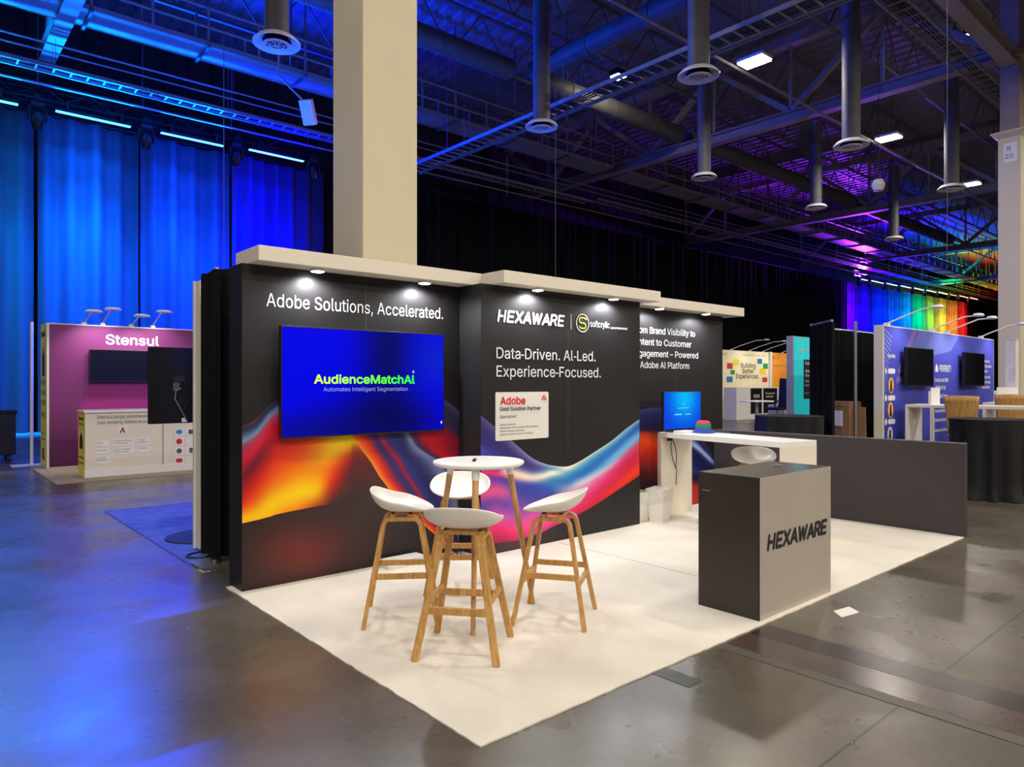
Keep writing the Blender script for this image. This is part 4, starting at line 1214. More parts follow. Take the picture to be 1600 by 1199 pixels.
# ------------------------------------------------------------------ reception counter
c = thing('reception_counter', 'charcoal and grey box counter with black lettering at the edge of the carpet', 'counter', (2.79, 0.265, CZ))
CX0, CX1, CY0, CY1 = 2.301, 3.286, 0.036, 0.494
B('carcass', M_COUNTERDARK, c, CX0 + 0.006, CY0 + 0.006, CZ, CX1 - 0.006, CY1, 0.905)
B('end_panel', M_COUNTERDARK, c, CX0, CY0 + 0.002, CZ, CX0 + 0.006, CY1, 0.921)
B('front_panel', M_GREYLAM, c, CX0, CY0, CZ, CX1, CY0 + 0.006, 0.921)
B('countertop', M_COUNTERTOP, c, CX0 + 0.006, CY0 + 0.006, 0.905, CX1, CY1, 0.922)
MB().lathe([(0.034, 0.0), (0.036, 0.005), (0.028, 0.008), (0.0, 0.008)], (3.02, 0.30, 0.922), 24).build('cable_grommet', mat('grommet_green_grey', rgb(66, 84, 76), 0.4), c, smooth=True)
wordmark('front_lettering', 2.385, 0.440, 0.838, 0.112, 0.024, ((0, CY0, 0), (1, 0, 0), (0, -1, 0)), M_DARKLET, c)
MB().bar((CX0 - 0.002, 0.46, 0.80), (CX0 - 0.002, 0.40, 0.80), 0.003, 0.008).build('lock_plate', mat('pale_lock', rgb(120, 112, 106), 0.4), c)

# ------------------------------------------------------------------ white desk
d = thing('white_desk', 'white high desk with slab ends standing along the half wall', 'desk', (4.50, 1.03, CZ))
DZ = 0.966
LOC[d.name] = Vector((0, 0, CZ))
B('desktop', M_WHITE, d, 0, 0, DZ - 0.055, 0.50, 1.69, DZ, bevel=0.002)
B('end_slab', M_CREAM, d, 0, 0, CZ, 0.50, 0.055, DZ - 0.055)
B('end_slab', M_CREAM, d, 0, 1.635, CZ, 0.50, 1.69, DZ - 0.055)
d.rotation_euler = (0, 0, math.radians(-8.5))
mb = MB().tube([(4.86, 2.585, 0.90), (4.82, 2.57, 0.80), (4.86, 2.575, 0.66), (4.93, 2.57, 0.52), (4.91, 2.565, 0.36)], 0.005, 6)
mb.tube([(4.86, 2.585, 0.90), (4.89, 2.565, 0.82), (4.93, 2.57, 0.70), (4.91, 2.565, 0.55)], 0.005, 6)
mb.box(4.79, 2.56, 0.87, 4.815, 2.60, 0.905)
tag(mb.build('power_cable', M_CABLE, smooth=True), 'thin dark cable hanging down the inside of the white desk', 'cable')

m = thing('monitor', 'glowing blue flat monitor standing on the far end of the white desk', 'monitor', (5.02, 2.56, DZ))
B('casing', M_BLACKPL, m, 4.660, 2.550, 1.000, 5.385, 2.580, 1.432, bevel=0.003)
B('stand_neck', M_BLACKPL, m, 4.97, 2.565, DZ + 0.012, 5.07, 2.585, 1.02)
B('stand_foot', M_BLACKPL, m, 4.82, 2.50, DZ, 5.16, 2.64, DZ + 0.012)
def moncol(u, v):
    k = math.exp(-(((u - 0.55) / 0.40) ** 2 + ((v - 0.85) / 0.65) ** 2))
    return (0, 60 + 130 * k, 225 + 30 * k)
screen('lit_screen', 4.666, 5.379, 1.006, 1.426, 2.5493, moncol, m)
MF = ((0.142, 2.5488, -0.010), (1, 0, 0), (0, -1, 0))
flat('screen_text_line_print', [[(4.78, 1.248), (5.0, 1.248), (5.0, 1.256), (4.78, 1.256)], [(4.72, 1.172), (4.86, 1.172), (4.86, 1.186), (4.72, 1.186)], [(4.92, 1.172), (5.04, 1.172), (5.04, 1.184), (4.92, 1.184)], [(4.86, 1.29), (4.93, 1.29), (4.93, 1.296), (4.86, 1.296)]],
     MF, mat('pale_cyan_screen_text', rgb(10, 10, 20), 0.5, emit=rgb(90, 225, 255), estr=1.0), m, lift=0.001)
k = thing('document_box', 'low white box lying in front of the blue monitor', 'box', (4.85, 2.40, DZ))
B('box_body', M_WHITE, k, 4.73, 2.34, DZ, 4.97, 2.47, DZ + 0.028, bevel=0.003)
MB().box(4.75, 2.25, DZ, 4.92, 2.335, DZ + 0.004).build('paper_sheet', M_PAPER, k)

hx, hy = 5.03, 2.28
hat = thing('bucket_hat', 'bucket hat with blue brim and red and green crown on the white desk', 'hat', (hx, hy, DZ))
def hatring(prof, r=0.80):
    return [(a * r, b * 0.95) for a, b in prof]
MB().lathe(hatring([(0.165, 0.006), (0.16, 0.014), (0.105, 0.052), (0.098, 0.060), (0.09, 0.054), (0.15, 0.010), (0.165, 0.006)]), (hx, hy, DZ), 28, sx=1.1).build('brim', mat('blue_cotton', rgb(44, 62, 150), 0.9, var=0.1, scale=30), hat, smooth=True)
MB().lathe(hatring([(0.100, 0.052), (0.105, 0.070), (0.103, 0.088), (0.100, 0.112)]), (hx, hy, DZ), 28, sx=1.1).build('crown_band', mat('green_cotton', rgb(28, 128, 96), 0.9, var=0.12, scale=30), hat, smooth=True)
MB().lathe(hatring([(0.100, 0.108), (0.097, 0.124), (0.082, 0.139), (0.050, 0.146), (0.0, 0.144)]), (hx, hy, DZ), 28, sx=1.1).build('crown_top', mat('red_cotton', rgb(206, 46, 74), 0.9, var=0.12, scale=30), hat, smooth=True)
tag(MB().tube([(5.14, 2.25, DZ + 0.03), (5.17, 2.22, DZ + 0.012), (5.19, 2.12, DZ + 0.010), (5.16, 2.02, DZ + 0.008)], 0.007, 6).build('lanyard', mat('grey_blue_strap', rgb(70, 80, 110), 0.7), smooth=True), 'grey-blue strap trailing from the hat on the desk', 'strap')

# waste bins
def bin_(cx, cy, w, hgt, rot, label):
    t = thing('waste_bin', label, 'waste bin', (0, 0, 0), 'waste bins by the wall end')
    mb = MB()
    b, tp, th = w * 0.36, w * 0.5, 0.006
    mb.add([(-b, -b * .75, 0), (b, -b * .75, 0), (b, b * .75, 0), (-b, b * .75, 0), (-tp, -tp * .75, hgt), (tp, -tp * .75, hgt), (tp, tp * .75, hgt), (-tp, tp * .75, hgt)],
           [(3, 2, 1, 0), (0, 1, 5, 4), (1, 2, 6, 5), (2, 3, 7, 6), (3, 0, 4, 7)])
    o = mb.build('bin_body', M_WHITEPL, t, solid=0.005)
    mb = MB()
    def fn(u, v):
        a = 2 * PI * u
        c, s = math.cos(a), math.sin(a)
        k = max(abs(c), abs(s))
        x, y = c / k, s / k
        wv = 1 + 0.018 * math.sin(9 * a) + 0.012 * math.sin(23 * a + 2)
        r = (tp + 0.004 - 0.022 * v * 0) * wv
        return (x * (r - v * 0.14 * w * 0.35), y * (r - v * 0.14 * w * 0.35) * .75, hgt + 0.012 - v * hgt * 0.42 - 0.012 * math.sin(5 * a) * v)
    mb.grid(fn, 64, 6, closed=True)
    mb.build('liner_bag', M_GREYBAG, t, smooth=True)
    t.location = (cx, cy, CZ)
    t.rotation_euler = (0, 0, rot)
    return t
bin_(4.53, 2.51, 0.28, 0.345, 0.25, 'white waste bin with a liner against the desk end')
bin_(4.33, 2.655, 0.25, 0.31, -0.1, 'white waste bin half hidden behind the end of the protruding wall')

# cable box at the foot of the television wall, and cables
t = thing('cable_box', 'low white cable box on the carpet at the foot of the television wall', 'box', (1.36, 2.70, CZ))
MB().box(1.16, 2.66, CZ, 1.52, 2.80, CZ + 0.060).build('box_body', M_WHITE, t, bevel=0.004)
MB().box(1.16, 2.655, CZ + 0.058, 1.52, 2.805, CZ + 0.066).build('lid', M_WHITE, t, bevel=0.003)
mb = MB()
pts = [(1.88 + 0.05 * math.sin(k * 1.7) + 0.004 * k, 2.72 + 0.03 * math.cos(k * 2.3), CZ + 0.012 + 0.05 * abs(math.sin(k * 0.9))) for k in range(22)]
mb.tube(pts, 0.006, 6)
tag(mb.build('power_cable', M_CABLE, smooth=True), 'tangled black power cord at the corner of the dark wall', 'cord')
tag(MB().tube([(1.52, 2.74, CZ + 0.02), (1.7, 2.70, CZ + 0.008), (1.85, 2.73, CZ + 0.012)], 0.006, 6).build('power_cable', M_CABLE, smooth=True), 'short black cord running from the white cable box', 'cord')

# sticker on the floor
t = MB().add([(2.886, -0.165, 0.0012), (2.798, -0.259, 0.0012), (2.992, -0.291, 0.0012), (3.063, -0.193, 0.0012)], [(0, 1, 2, 3)])
tag(t.build('floor_sticker', M_PAPER, solid=0.001), 'small white paper sticker on the concrete floor before the counter', 'sticker')
tag(MB().box(1.15, -0.23, 0.0006, 1.27, 0.0, 0.002).build('floor_tape', mat('dark_grey_tape', rgb(60, 62, 54), 0.5, var=0.15, scale=12)), 'short dark strip of tape on the floor at the carpet edge', 'tape')

# ================================================================== NEIGHBOUR BOOTH BEHIND (blue carpet)
M_BLUECP = mat('blue_pile_carpet', rgb(98, 118, 214), 0.95, var=0.16, scale=6, bump=0.5, bscale=120, spec=0.1)
tag(carpet_mesh(0.0, 3.95, 6.0, 7.18, 80, M_BLUECP, 'blue_carpet', seed=3), 'blue carpet of the booth behind the dark wall', 'carpet')
t = thing('white_booth_wall', 'plain white back wall of the blue-carpeted booth, seen end on', 'display wall', (3.1, 4.4, 0))
B('wall_core', M_CREAM, t, 0.20, 4.315, 0.03, 6.0, 4.455, 2.455, bevel=0.003)
B('edge_profile', M_WHITEMET, t, 0.185, 4.43, 0.02, 0.20, 4.46, 2.46)
# pipe and drape between the booths
mbx = drape(0.17, 5.9, 3.86, 0.06, 2.50, 'black drape hung between the dark booth and the white wall', M_DRAPEBLK, None, seed=70, per=0.16, amp=0.05)
mb = MB()
def side(u, v):
    y = 3.72 + 0.44 * u
    return (0.165 + 0.018 * math.sin(y * 46) + 0.012 * math.sin(y * 21), y, 0.05 + 2.43 * v)
mb.grid(side, 60, 3)
tag(mb.build('drape', M_DRAPEBLK, smooth=True), 'black drape end closing the gap beside the white wall', 'curtain')
t = thing('drape_pole', 'steel pole on a flat base plate holding the black drape behind the dark wall', 'pole', (0.2, 3.85, 0))
MB().tube([(0.21, 3.9, 0.01), (0.21, 3.9, 2.52)], 0.022, 10).build('upright', M_CHROME, t, smooth=True)
B('floor_plate', mat('steel_plate', rgb(122, 124, 122), 0.4, metal=0.5, var=0.1), t, 0.02, 3.72, 0.0005, 0.48, 4.02, 0.012)
MB().lathe([(0.04, 0.012), (0.036, 0.06), (0.0, 0.06)], (0.21, 3.9, 0), 16).build('pole_socket', M_CHROME, t, smooth=True)
tag(MB().tube([(0.19 + 0.14 * math.cos(a), 4.17 + 0.11 * math.sin(a), 0.016) for a in [PI * 0.2 + k * PI * 1.6 / 18 for k in range(19)]], 0.008, 6).build('cable_loop', M_CABLE, smooth=True), 'dark cable looped on the blue carpet edge', 'cable')
tag(MB().add([(0.0, 3.60, 0.0012), (0.07, 3.60, 0.0012), (0.07, 3.63, 0.0012), (0.03, 3.63, 0.0012), (0.03, 3.74, 0.0012), (0.0, 3.74, 0.0012)], [(0, 1, 2, 3, 4, 5)]).build('floor_tape_mark', mat('yellow_tape', rgb(176, 160, 98), 0.6), solid=0.001), 'yellow corner tape mark on the floor by the dark wall', 'tape')

# television on a round-based stand, seen from behind
t = thing('monitor_stand', 'black television stand with a round floor plate on the blue carpet', 'stand', (0.45, 4.97, 0))
MB().lathe([(0.36, 0.008), (0.355, 0.02), (0.0, 0.024)], (0.45, 4.97, 0), 40).build('floor_plate', mat('matte_black_plate', rgb(40, 41, 44), 0.7), t, smooth=True)
MB().tube([(0.45, 4.97, 0.02), (0.45, 4.97, 1.65)], 0.035, 14).build('pole', M_BLACKMET, t, smooth=True)
t = thing('television', 'black flat television seen from behind, its wiring hanging out', 'television', (0.5, 4.92, 1.14))
B('casing', M_BLACKPL, t, -0.08, 4.875, 1.145, 1.14, 4.925, 1.870, bevel=0.006)
B('rear_recess', mat('dark_grey_plastic', rgb(34, 34, 36), 0.5), t, 0.13, 4.868, 1.54, 0.235, 4.876, 1.60)
B('port_plate', mat('grey_plastic', rgb(92, 92, 94), 0.5), t, 0.13, 4.866, 1.455, 0.185, 4.876, 1.535)
MB().tube([(0.20, 4.86, 1.48), (0.15, 4.85, 1.46), (0.14, 4.85, 1.38), (0.19, 4.85, 1.28), (0.24, 4.85, 1.18)], 0.005, 6).build('video_cable', mat('pale_cable', rgb(150, 140, 140), 0.5), t, smooth=True)
MB().tube([(0.28, 4.86, 1.40), (0.24, 4.85, 1.34), (0.22, 4.85, 1.25), (0.25, 4.85, 1.17)], 0.004, 6).build('video_cable', M_CABLE, t, smooth=True)
MB().box(0.205, 4.855, 1.155, 0.25, 4.868, 1.195).build('cable_tag', M_PAPER, t)

# ================================================================== MAGENTA BOOTH
M_STCARP = mat('beige_flat_carpet', rgb(158, 144, 124), 0.95, var=0.08, bump=0.3)
tag(carpet_mesh(-0.06, 10.2, 3.3, 13.3, 60, M_STCARP, 'beige_carpet', seed=5), 'beige carpet under the magenta booth', 'carpet')
t = thing('magenta_booth_wall', 'magenta booth back wall with white lettering and a yellow side panel', 'display wall', (1.7, 12.9, 0))
B('wall_core', M_WHITEMET, t, 0.13, 12.57, 0.01, 3.2, 13.25, 2.61, bevel=0.004)
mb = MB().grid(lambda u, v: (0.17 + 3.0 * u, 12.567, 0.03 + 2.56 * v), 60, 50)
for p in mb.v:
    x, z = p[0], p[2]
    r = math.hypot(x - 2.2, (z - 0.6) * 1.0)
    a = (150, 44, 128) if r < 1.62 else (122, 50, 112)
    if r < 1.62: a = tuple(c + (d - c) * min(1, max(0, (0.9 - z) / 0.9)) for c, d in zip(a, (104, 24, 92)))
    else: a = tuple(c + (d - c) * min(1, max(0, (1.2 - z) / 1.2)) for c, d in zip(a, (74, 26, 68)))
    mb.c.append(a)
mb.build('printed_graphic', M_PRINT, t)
SF = ((0, 12.566, 0), (1, 0, 0), (0, -1, 0))
letters('headline_lettering', [('Stensul', 1.055, 2.262, 0.92, 0.178, 0.016)], SF, M_LETTER, t)
M_STYEL = mat('lime_yellow_print', rgb(250, 236, 84), 0.5, var=0.02)
yp = MB().add([(0.125, 12.60, 0.05), (0.125, 13.22, 0.05), (0.125, 13.22, 2.58), (0.125, 12.60, 2.58)], [(0, 1, 2, 3)]).build('yellow_side_panel', M_STYEL, t)
YF = ((0.124, 0, 0), (0, -1, 0), (-1, 0, 0))
letters('side_lettering', [('Stensul', -13.14, 2.38, 0.44, 0.10, 0.03), ('Move fast,', -13.18, 1.50, 0.52, 0.11, 0.0), ('and break', -13.18, 1.32, 0.52, 0.11, 0.0), ('processes', -13.18, 1.14, 0.52, 0.11, 0.0), ('nothing.', -13.14, 0.92, 0.44, 0.11, 0.0), ('stensul', -13.10, 0.60, 0.36, 0.05), ('booth', -13.14, 0.50, 0.44, 0.05)], YF, M_DARKLET, yp)
flat('side_icon_print', [[(-13.05, 1.66), (-12.75, 1.66), (-12.75, 2.02), (-12.90, 2.20), (-13.05, 2.02)], rrect(-13.0, 0.14, -12.82, 0.36, 0.02)], YF, M_DARKLET, yp)
t = thing('television', 'dark switched-off television on the magenta wall', 'television', (1.4, 12.5, 1.55))
B('casing', M_BLACKPL, t, 0.775, 12.46, 1.555, 2.16, 12.52, 2.155, bevel=0.005)
B('dark_screen', M_GLOSSBLK, t, 0.79, 12.457, 1.575, 2.145, 12.461, 2.14)
B('wall_bracket', M_BLACKMET, t, 1.2, 12.52, 1.7, 1.7, 12.568, 2.0)

def arm_lamp(x, y, z, ax, ay, az, label, group, power=10, head=0.10, tgt=None, n=(0, -1)):
    t = thing('arm_lamp', label, 'display lamp', (x, y, z), group)
    B('clamp', M_WHITEMET, t, x - 0.04, y - 0.03, z - 0.02, x + 0.04, y + 0.05, z + 0.05, bevel=0.008)
    e = Vector((x + ax, y + ay, z + az))
    MB().tube([(x, y, z + 0.04), (x + ax * 0.25, y + ay * 0.25, z + az * 0.45), (x + ax * 0.7, y + ay * 0.7, z + az * 0.95), e], 0.012, 8).build('arm', M_WHITEMET, t, smooth=True)
    hb = MB()
    k = head
    hb.lathe([(0.0, 0.045), (k * 0.7, 0.035), (k, 0.0), (k * 0.9, -0.012)], (e.x, e.y, e.z), 20, sx=1.25, sy=0.9)
    hb.build('lamp_head', M_WHITEMET, t, smooth=True)
    MB().lathe([(0.0, -0.010), (k * 0.85, -0.010)], (e.x, e.y, e.z), 20, sx=1.25, sy=0.9).build('lamp_lens', mat('arm_lamp_lens', (1, 1, 1, 1), 0.3, emit=(1, 0.97, 0.9, 1), estr=3), t)
    d = bpy.data.lights.new('arm_lamp_light', 'SPOT')
    d.energy = power
    d.color = (1, 0.95, 0.88)
    d.spot_size = math.radians(110)
    d.spot_blend = 0.8
    d.shadow_soft_size = 0.06
    o = bpy.data.objects.new('arm_lamp_light', d)
    o.location = (e.x, e.y, e.z - 0.04)
    if tgt:
        o.rotation_euler = (Vector(tgt) - o.location).to_track_quat('-Z', 'Y').to_euler()
    COL.objects.link(o)
for x, az, lb in ((0.72, 0.20, 'white arm lamp, first on top of the magenta wall'), (1.02, 0.26, 'white arm lamp, second on top of the magenta wall'), (1.50, 0.17, 'white arm lamp, third on top of the magenta wall'), (1.88, 0.27, 'white arm lamp, fourth on top of the magenta wall')):
    arm_lamp(x, 12.63, 2.61, 0.06, -0.55, az, lb, 'arm lamps on the magenta wall', 45, 0.12, (x + 0.06, 12.6, 1.6))

t = thing('magenta_booth_counter', 'cream counter with printed icons and a yellow end in front of the magenta wall', 'counter', (1.9, 10.95, 0))
B('carcass', M_CREAM, t, 0.40, 10.70, 0.01, 3.1, 11.25, 1.05, bevel=0.003)
B('countertop', M_WHITE, t, 0.38, 10.67, 1.05, 3.12, 11.27, 1.09, bevel=0.005)
B('plinth', M_WHITE, t, 0.395, 10.695, 0.01, 3.1, 10.70, 0.14)
B('front_seam', M_GREYLET, t, 1.555, 10.697, 0.14, 1.565, 10.70, 1.05)
CFc = ((0, 10.697, 0), (1, 0, 0), (0, -1, 0))
letters('front_lettering', [('Stensul plugs seamlessly into', 0.57, 0.955, 0.90, 0.055, 0.0)], CFc, M_GREYLET, t)
letters('front_lettering', [('your existing Adobe ecosystem', 0.57, 0.865, 0.92, 0.055, 0.0)], CFc, M_GREYLET, t)
cards = [rrect(0.86, 0.69, 1.02, 0.83, 0.02)] + [rrect(a, b, a + w, b + hh, 0.01) for a, b, w, hh in ((0.54, 0.50, 0.21, 0.10), (0.54, 0.38, 0.21, 0.10), (0.54, 0.22, 0.21, 0.13), (0.80, 0.49, 0.32, 0.13), (0.80, 0.36, 0.32, 0.11), (1.16, 0.49, 0.21, 0.13), (1.16, 0.37, 0.21, 0.10))]
for r in range(4):
    for q in range(2):
        cards.append(rrect(1.74 + q * 0.19, 0.12 + r * 0.165, 1.90 + q * 0.19, 0.26 + r * 0.165, 0.02))
for cd in cards:
    flat('card_print', [cd], CFc, M_PAPER, t, lift=0.001)
letters('card_lettering', [('Analytics', 0.56, 0.55, 0.1, 0.022), ('Journey Opt.', 0.56, 0.43, 0.15, 0.022), ('Customer', 0.56, 0.31, 0.14, 0.022), ('Data Platform', 0.56, 0.27, 0.16, 0.022), ('Experience Manager', 0.82, 0.57, 0.26, 0.022), ('for Marketing', 0.82, 0.53, 0.2, 0.022), ('Campaign', 0.82, 0.43, 0.24, 0.022), ('Standard', 0.82, 0.39, 0.2, 0.022), ('Target', 1.18, 0.57, 0.1, 0.022), ('Workfront', 1.18, 0.53, 0.15, 0.022), ('Assets', 1.18, 0.43, 0.12, 0.022)], CFc, M_GREYLET, t)
flat('red_icon_print', [[(0.895, 0.71), (0.925, 0.71), (0.945, 0.78), (0.935, 0.80)], [(0.985, 0.71), (0.955, 0.71), (0.928, 0.80), (0.948, 0.80)], disc2(1.82, 0.52, 0.05), rrect(1.765, 0.155, 1.875, 0.225, 0.03)], CFc, mat('brick_red_print', rgb(196, 40, 44), 0.5), t)
flat('dark_icon_print', [disc2(1.82, 0.355, 0.045), rrect(1.985, 0.31, 2.04, 0.40, 0.01), rrect(1.97, 0.64, 2.06, 0.72, 0.02)], CFc, mat('slate_print', rgb(84, 84, 100), 0.5), t)
flat('blue_icon_print', [disc2(1.82, 0.685, 0.055, 0.04)], CFc, mat('sky_blue_print', rgb(60, 140, 210), 0.5), t)
ye = MB().add([(0.397, 10.72, 0.03), (0.397, 11.23, 0.03), (0.397, 11.23, 1.04), (0.397, 10.72, 1.04)], [(0, 1, 2, 3)]).build('yellow_end_panel', M_STYEL, t)
EF = ((0.396, 0, 0), (0, -1, 0), (-1, 0, 0))
letters('end_lettering', [('Stensul', -11.17, 0.93, 0.38, 0.05, 0.02), ('Move fast', -11.17, 0.84, 0.38, 0.05), ('nothing', -11.17, 0.30, 0.38, 0.05), ('broken', -11.17, 0.21, 0.38, 0.05)], EF, M_DARKLET, ye)
flat('end_icon_print', [[(-11.10, 0.46), (-10.86, 0.46), (-10.86, 0.63), (-10.98, 0.74), (-11.10, 0.63)]], EF, M_DARKLET, ye)
t = thing('drape_pole', 'white upright pole beside the yellow end of the magenta booth', 'pole', (0.02, 13.5, 0))
MB().tube([(0.02, 13.5, 0.01), (0.02, 13.5, 2.68)], 0.028, 12).build('upright', M_WHITEMET, t, smooth=True)
B('base_plate', M_WHITEMET, t, -0.30, 13.32, 0.0005, 0.2, 13.7, 0.012)
# flight case at the edge
t = thing('flight_case', 'black wheeled case standing before the blue drapes at the edge of the view', 'case', (-0.9, 14.9, 0))
MB().box(-1.6, 14.5, 0.13, -0.12, 15.3, 1.02).build('case_body', M_BLACKPL, t, bevel=0.02)
MB().box(-1.62, 14.48, 0.93, -0.10, 15.32, 1.00).build('lid_rim', M_BLACKMET, t)
for x in (-1.5, -0.22):
    for y in (14.6, 15.2):
        c = MB().lathe([(0.06, -0.02), (0.06, 0.02)], (0, 0, 0), 16)
        c.v = [(x + p[2], y + p[0], 0.062 + p[1]) for p in c.v]
        w = c.build('caster_wheel', M_BLACKPL, t)
        MB().bar((x, y, 0.14), (x, y, 0.06), 0.05, 0.03).build('caster_fork', M_BLACKMET, w)

# ================================================================== FAR CREAM BOOTH
t = thing('cream_booth_wall', 'far cream booth wall with dark lettering and bright coloured squares', 'display wall', (27.4, 15.1, 0))
B('wall_core', mat('cream_print', rgb(238, 228, 190), 0.6, var=0.02), t, 25.25, 15.0, 0.01, 29.5, 15.15, 3.02)
B('corner_post', M_WHITEMET, t, 25.15, 14.93, 0.01, 25.25, 15.15, 3.04)
BF = ((0, 15.0, 0), (1, 0, 0), (0, -1, 0))
letters('headline_lettering', [('Building', 27.04, 2.25, 1.27, 0.21, 0.016), ('Better', 27.17, 2.0, 1.0, 0.21, 0.016), ('Experiences.', 26.64, 1.76, 1.96, 0.21, 0.016)], BF, M_GREYLET, t)
letters('small_lettering', [('hey!', 25.45, 2.80, 0.45, 0.10), ('imagination starts here', 27.2, 2.80, 2.0, 0.07)], BF, M_GREYLET, t)
for nm, col, items in (('red_square_print', rgb(214, 50, 52), ((25.90, 2.18, 0.46, 0.26), (28.91, 1.59, 0.46, 0.22))), ('yellow_square_print', rgb(240, 216, 30), ((26.38, 2.36, 0.50, 0.25), (28.68, 1.95, 0.50, 0.28))), ('blue_square_print', rgb(36, 120, 176), ((25.86, 1.58, 0.50, 0.26), (28.46, 2.45, 0.44, 0.24))), ('green_square_print', rgb(44, 150, 84), ((26.17, 1.93, 0.36, 0.20), (28.98, 2.22, 0.44, 0.26)))):
    flat(nm, [rrect(a, b, a + w, b + hh, 0.04) for a, b, w, hh in items], BF, mat(nm, col, 0.5, var=0.02), t, lift=0.003)
t = thing('orange_booth_wall', 'far orange booth wall beside the cream one', 'display wall', (30.6, 15.1, 0))
B('wall_core', mat('orange_print', rgb(240, 150, 36), 0.6, var=0.05), t, 29.72, 15.0, 0.01, 31.9, 15.15, 3.02)
B('corner_post', M_WHITEMET, t, 29.52, 14.93, 0.01, 29.70, 15.15, 3.04)
letters('headline_lettering', [('ai x', 29.85, 2.70, 0.6, 0.18), ('imagination starts', 29.9, 2.35, 1.4, 0.09)], BF, M_GREYLET, t)
for i, (x, lb) in enumerate(((26.35, 'thin white arm lamp, first over the cream far wall'), (27.9, 'thin white arm lamp, second over the cream far wall'), (29.1, 'thin white arm lamp, third over the cream far wall'), (30.9, 'thin white arm lamp over the orange far wall'))):
    arm_lamp(x, 15.05, 3.02, 0.9, -1.2, 0.45, lb, 'arm lamps over the far walls', 60, 0.14, (x + 0.4, 15.0, 1.6))
t = thing('display_counter', 'far white counter with two black printed panels', 'counter', (26.4, 13.8, 0))
B('carcass', M_WHITEMET, t, 24.2, 13.5, 0.01, 29.0, 14.1, 1.36)
for a, b in ((25.30, 26.20), (26.34, 27.5)):
    pnl = MB().box(a, 13.49, 0.24, b, 13.5, 1.32).build('black_panel', M_BLACKPL, t)
    letters('panel_lettering', [('YOUR', a + 0.2, 0.92, 0.5, 0.13, 0.02), ('tomorrow', a + 0.2, 0.78, 0.5, 0.06)] if a < 26 else [('The next level', a + 0.15, 1.06, 0.8, 0.08, 0.01), ('looks like', a + 0.2, 0.92, 0.6, 0.08, 0.01)], ((0, 13.49, 0), (1, 0, 0), (0, -1, 0)), M_LETTER, pnl)
t = thing('round_side_table', 'small far white round table on a single stem', 'table', (18.4, 9.27, 0))
MB().lathe([(0.0, 0.95), (0.50, 0.95), (0.52, 0.97), (0.50, 0.99), (0.0, 0.99)], (18.4, 9.27, 0), 36).build('tabletop', M_WHITE, t, smooth=True)
MB().tube([(18.4, 9.27, 0.02), (18.4, 9.27, 0.95)], 0.05, 12).build('stem', M_GREYLAM, t, smooth=True)
MB().lathe([(0.28, 0.005), (0.27, 0.025), (0.0, 0.03)], (18.4, 9.27, 0), 28).build('foot_plate', M_GREYLAM, t, smooth=True)
t = thing('office_chair', 'far black tall-backed chair beside the black printed panels', 'chair', (20.75, 9.85, 0))
MB().box(20.5, 9.6, 0.62, 21.0, 10.1, 0.72).build('seat', M_BLACKPL, t, bevel=0.03)
MB().bar((20.86, 9.72, 0.7), (20.90, 9.68, 1.70), 0.32, 0.07).build('backrest', M_BLACKPL, t, bevel=0.03)
MB().tube([(20.75, 9.85, 0.1), (20.75, 9.85, 0.62)], 0.03, 10).build('gas_column', M_CHROME, t, smooth=True)
for k in range(5):
    a = 2 * PI * k / 5
    MB().bar((20.75, 9.85, 0.10), (20.75 + 0.3 * math.cos(a), 9.85 + 0.3 * math.sin(a), 0.03), 0.04, 0.04).build('foot', M_BLACKPL, t)
for x in (20.5, 21.0):
    MB().bar((x, 9.6, 0.92), (x, 10.0, 0.92), 0.05, 0.03).build('armrest', M_BLACKPL, t)
    MB().bar((x, 9.8, 0.68), (x, 9.8, 0.92), 0.03, 0.03).build('armrest_post', M_BLACKPL, t)
t = thing('storage_cabinet', 'low grey box cabinet behind the black chair', 'cabinet', (21.7, 10.2, 0))
B('carcass', M_GREYLAM, t, 21.3, 9.9, 0.005, 22.3, 10.5, 0.78, bevel=0.01)
B('door', M_GREYLAM, t, 21.33, 9.89, 0.05, 22.27, 9.90, 0.74)

# ================================================================== TEAL BOOTH, DRAPES, CARTONS
t = thing('teal_booth_wall', 'glowing teal booth panel with a grey edge and a dark text block', 'display wall', (11.6, 4.2, 0))
B('backing_board', mat('pale_grey_panel', rgb(168, 170, 176), 0.5), t, 11.24, 4.40, 0.01, 13.2, 4.44, 2.45)
B('end_panel', mat('pale_grey_panel', rgb(168, 170, 176), 0.5), t, 11.20, 4.39, 0.01, 11.24, 4.52, 2.45)
M_TEAL = mat('teal_lightbox_fabric', rgb(40, 200, 205), 0.6, var=0.10, scale=9, emit=rgb(20, 190, 200), estr=0.45)
B('teal_panel', M_TEAL, t, 11.25, 4.385, 0.02, 13.2, 4.40, 2.43)
TFc = ((0, 4.385, 0), (1, 0, 0), (0, -1, 0))
dk = flat('dark_block_print', [[(11.62, 1.22), (12.1, 1.22), (12.1, 2.0), (11.62, 2.0)]], TFc, mat('navy_black_print', rgb(16, 26, 40), 0.5), t)
letters('panel_lettering', [('agents', 11.45, 2.16, 0.42, 0.06, 0.01), ('Build', 11.68, 1.90, 0.22, 0.06, 0.02), ('Smart', 11.68, 1.75, 0.25, 0.05, 0.03), ('Scale', 11.68, 1.66, 0.25, 0.05, 0.03), ('Safely', 11.66, 1.55, 0.27, 0.05, 0.02), ('deploy', 11.66, 1.47, 0.27, 0.05, 0.02), ('ship it', 11.66, 1.32, 0.2, 0.045)], ((0, 4.382, 0), (1, 0, 0), (0, -1, 0)), M_LETTER, t)

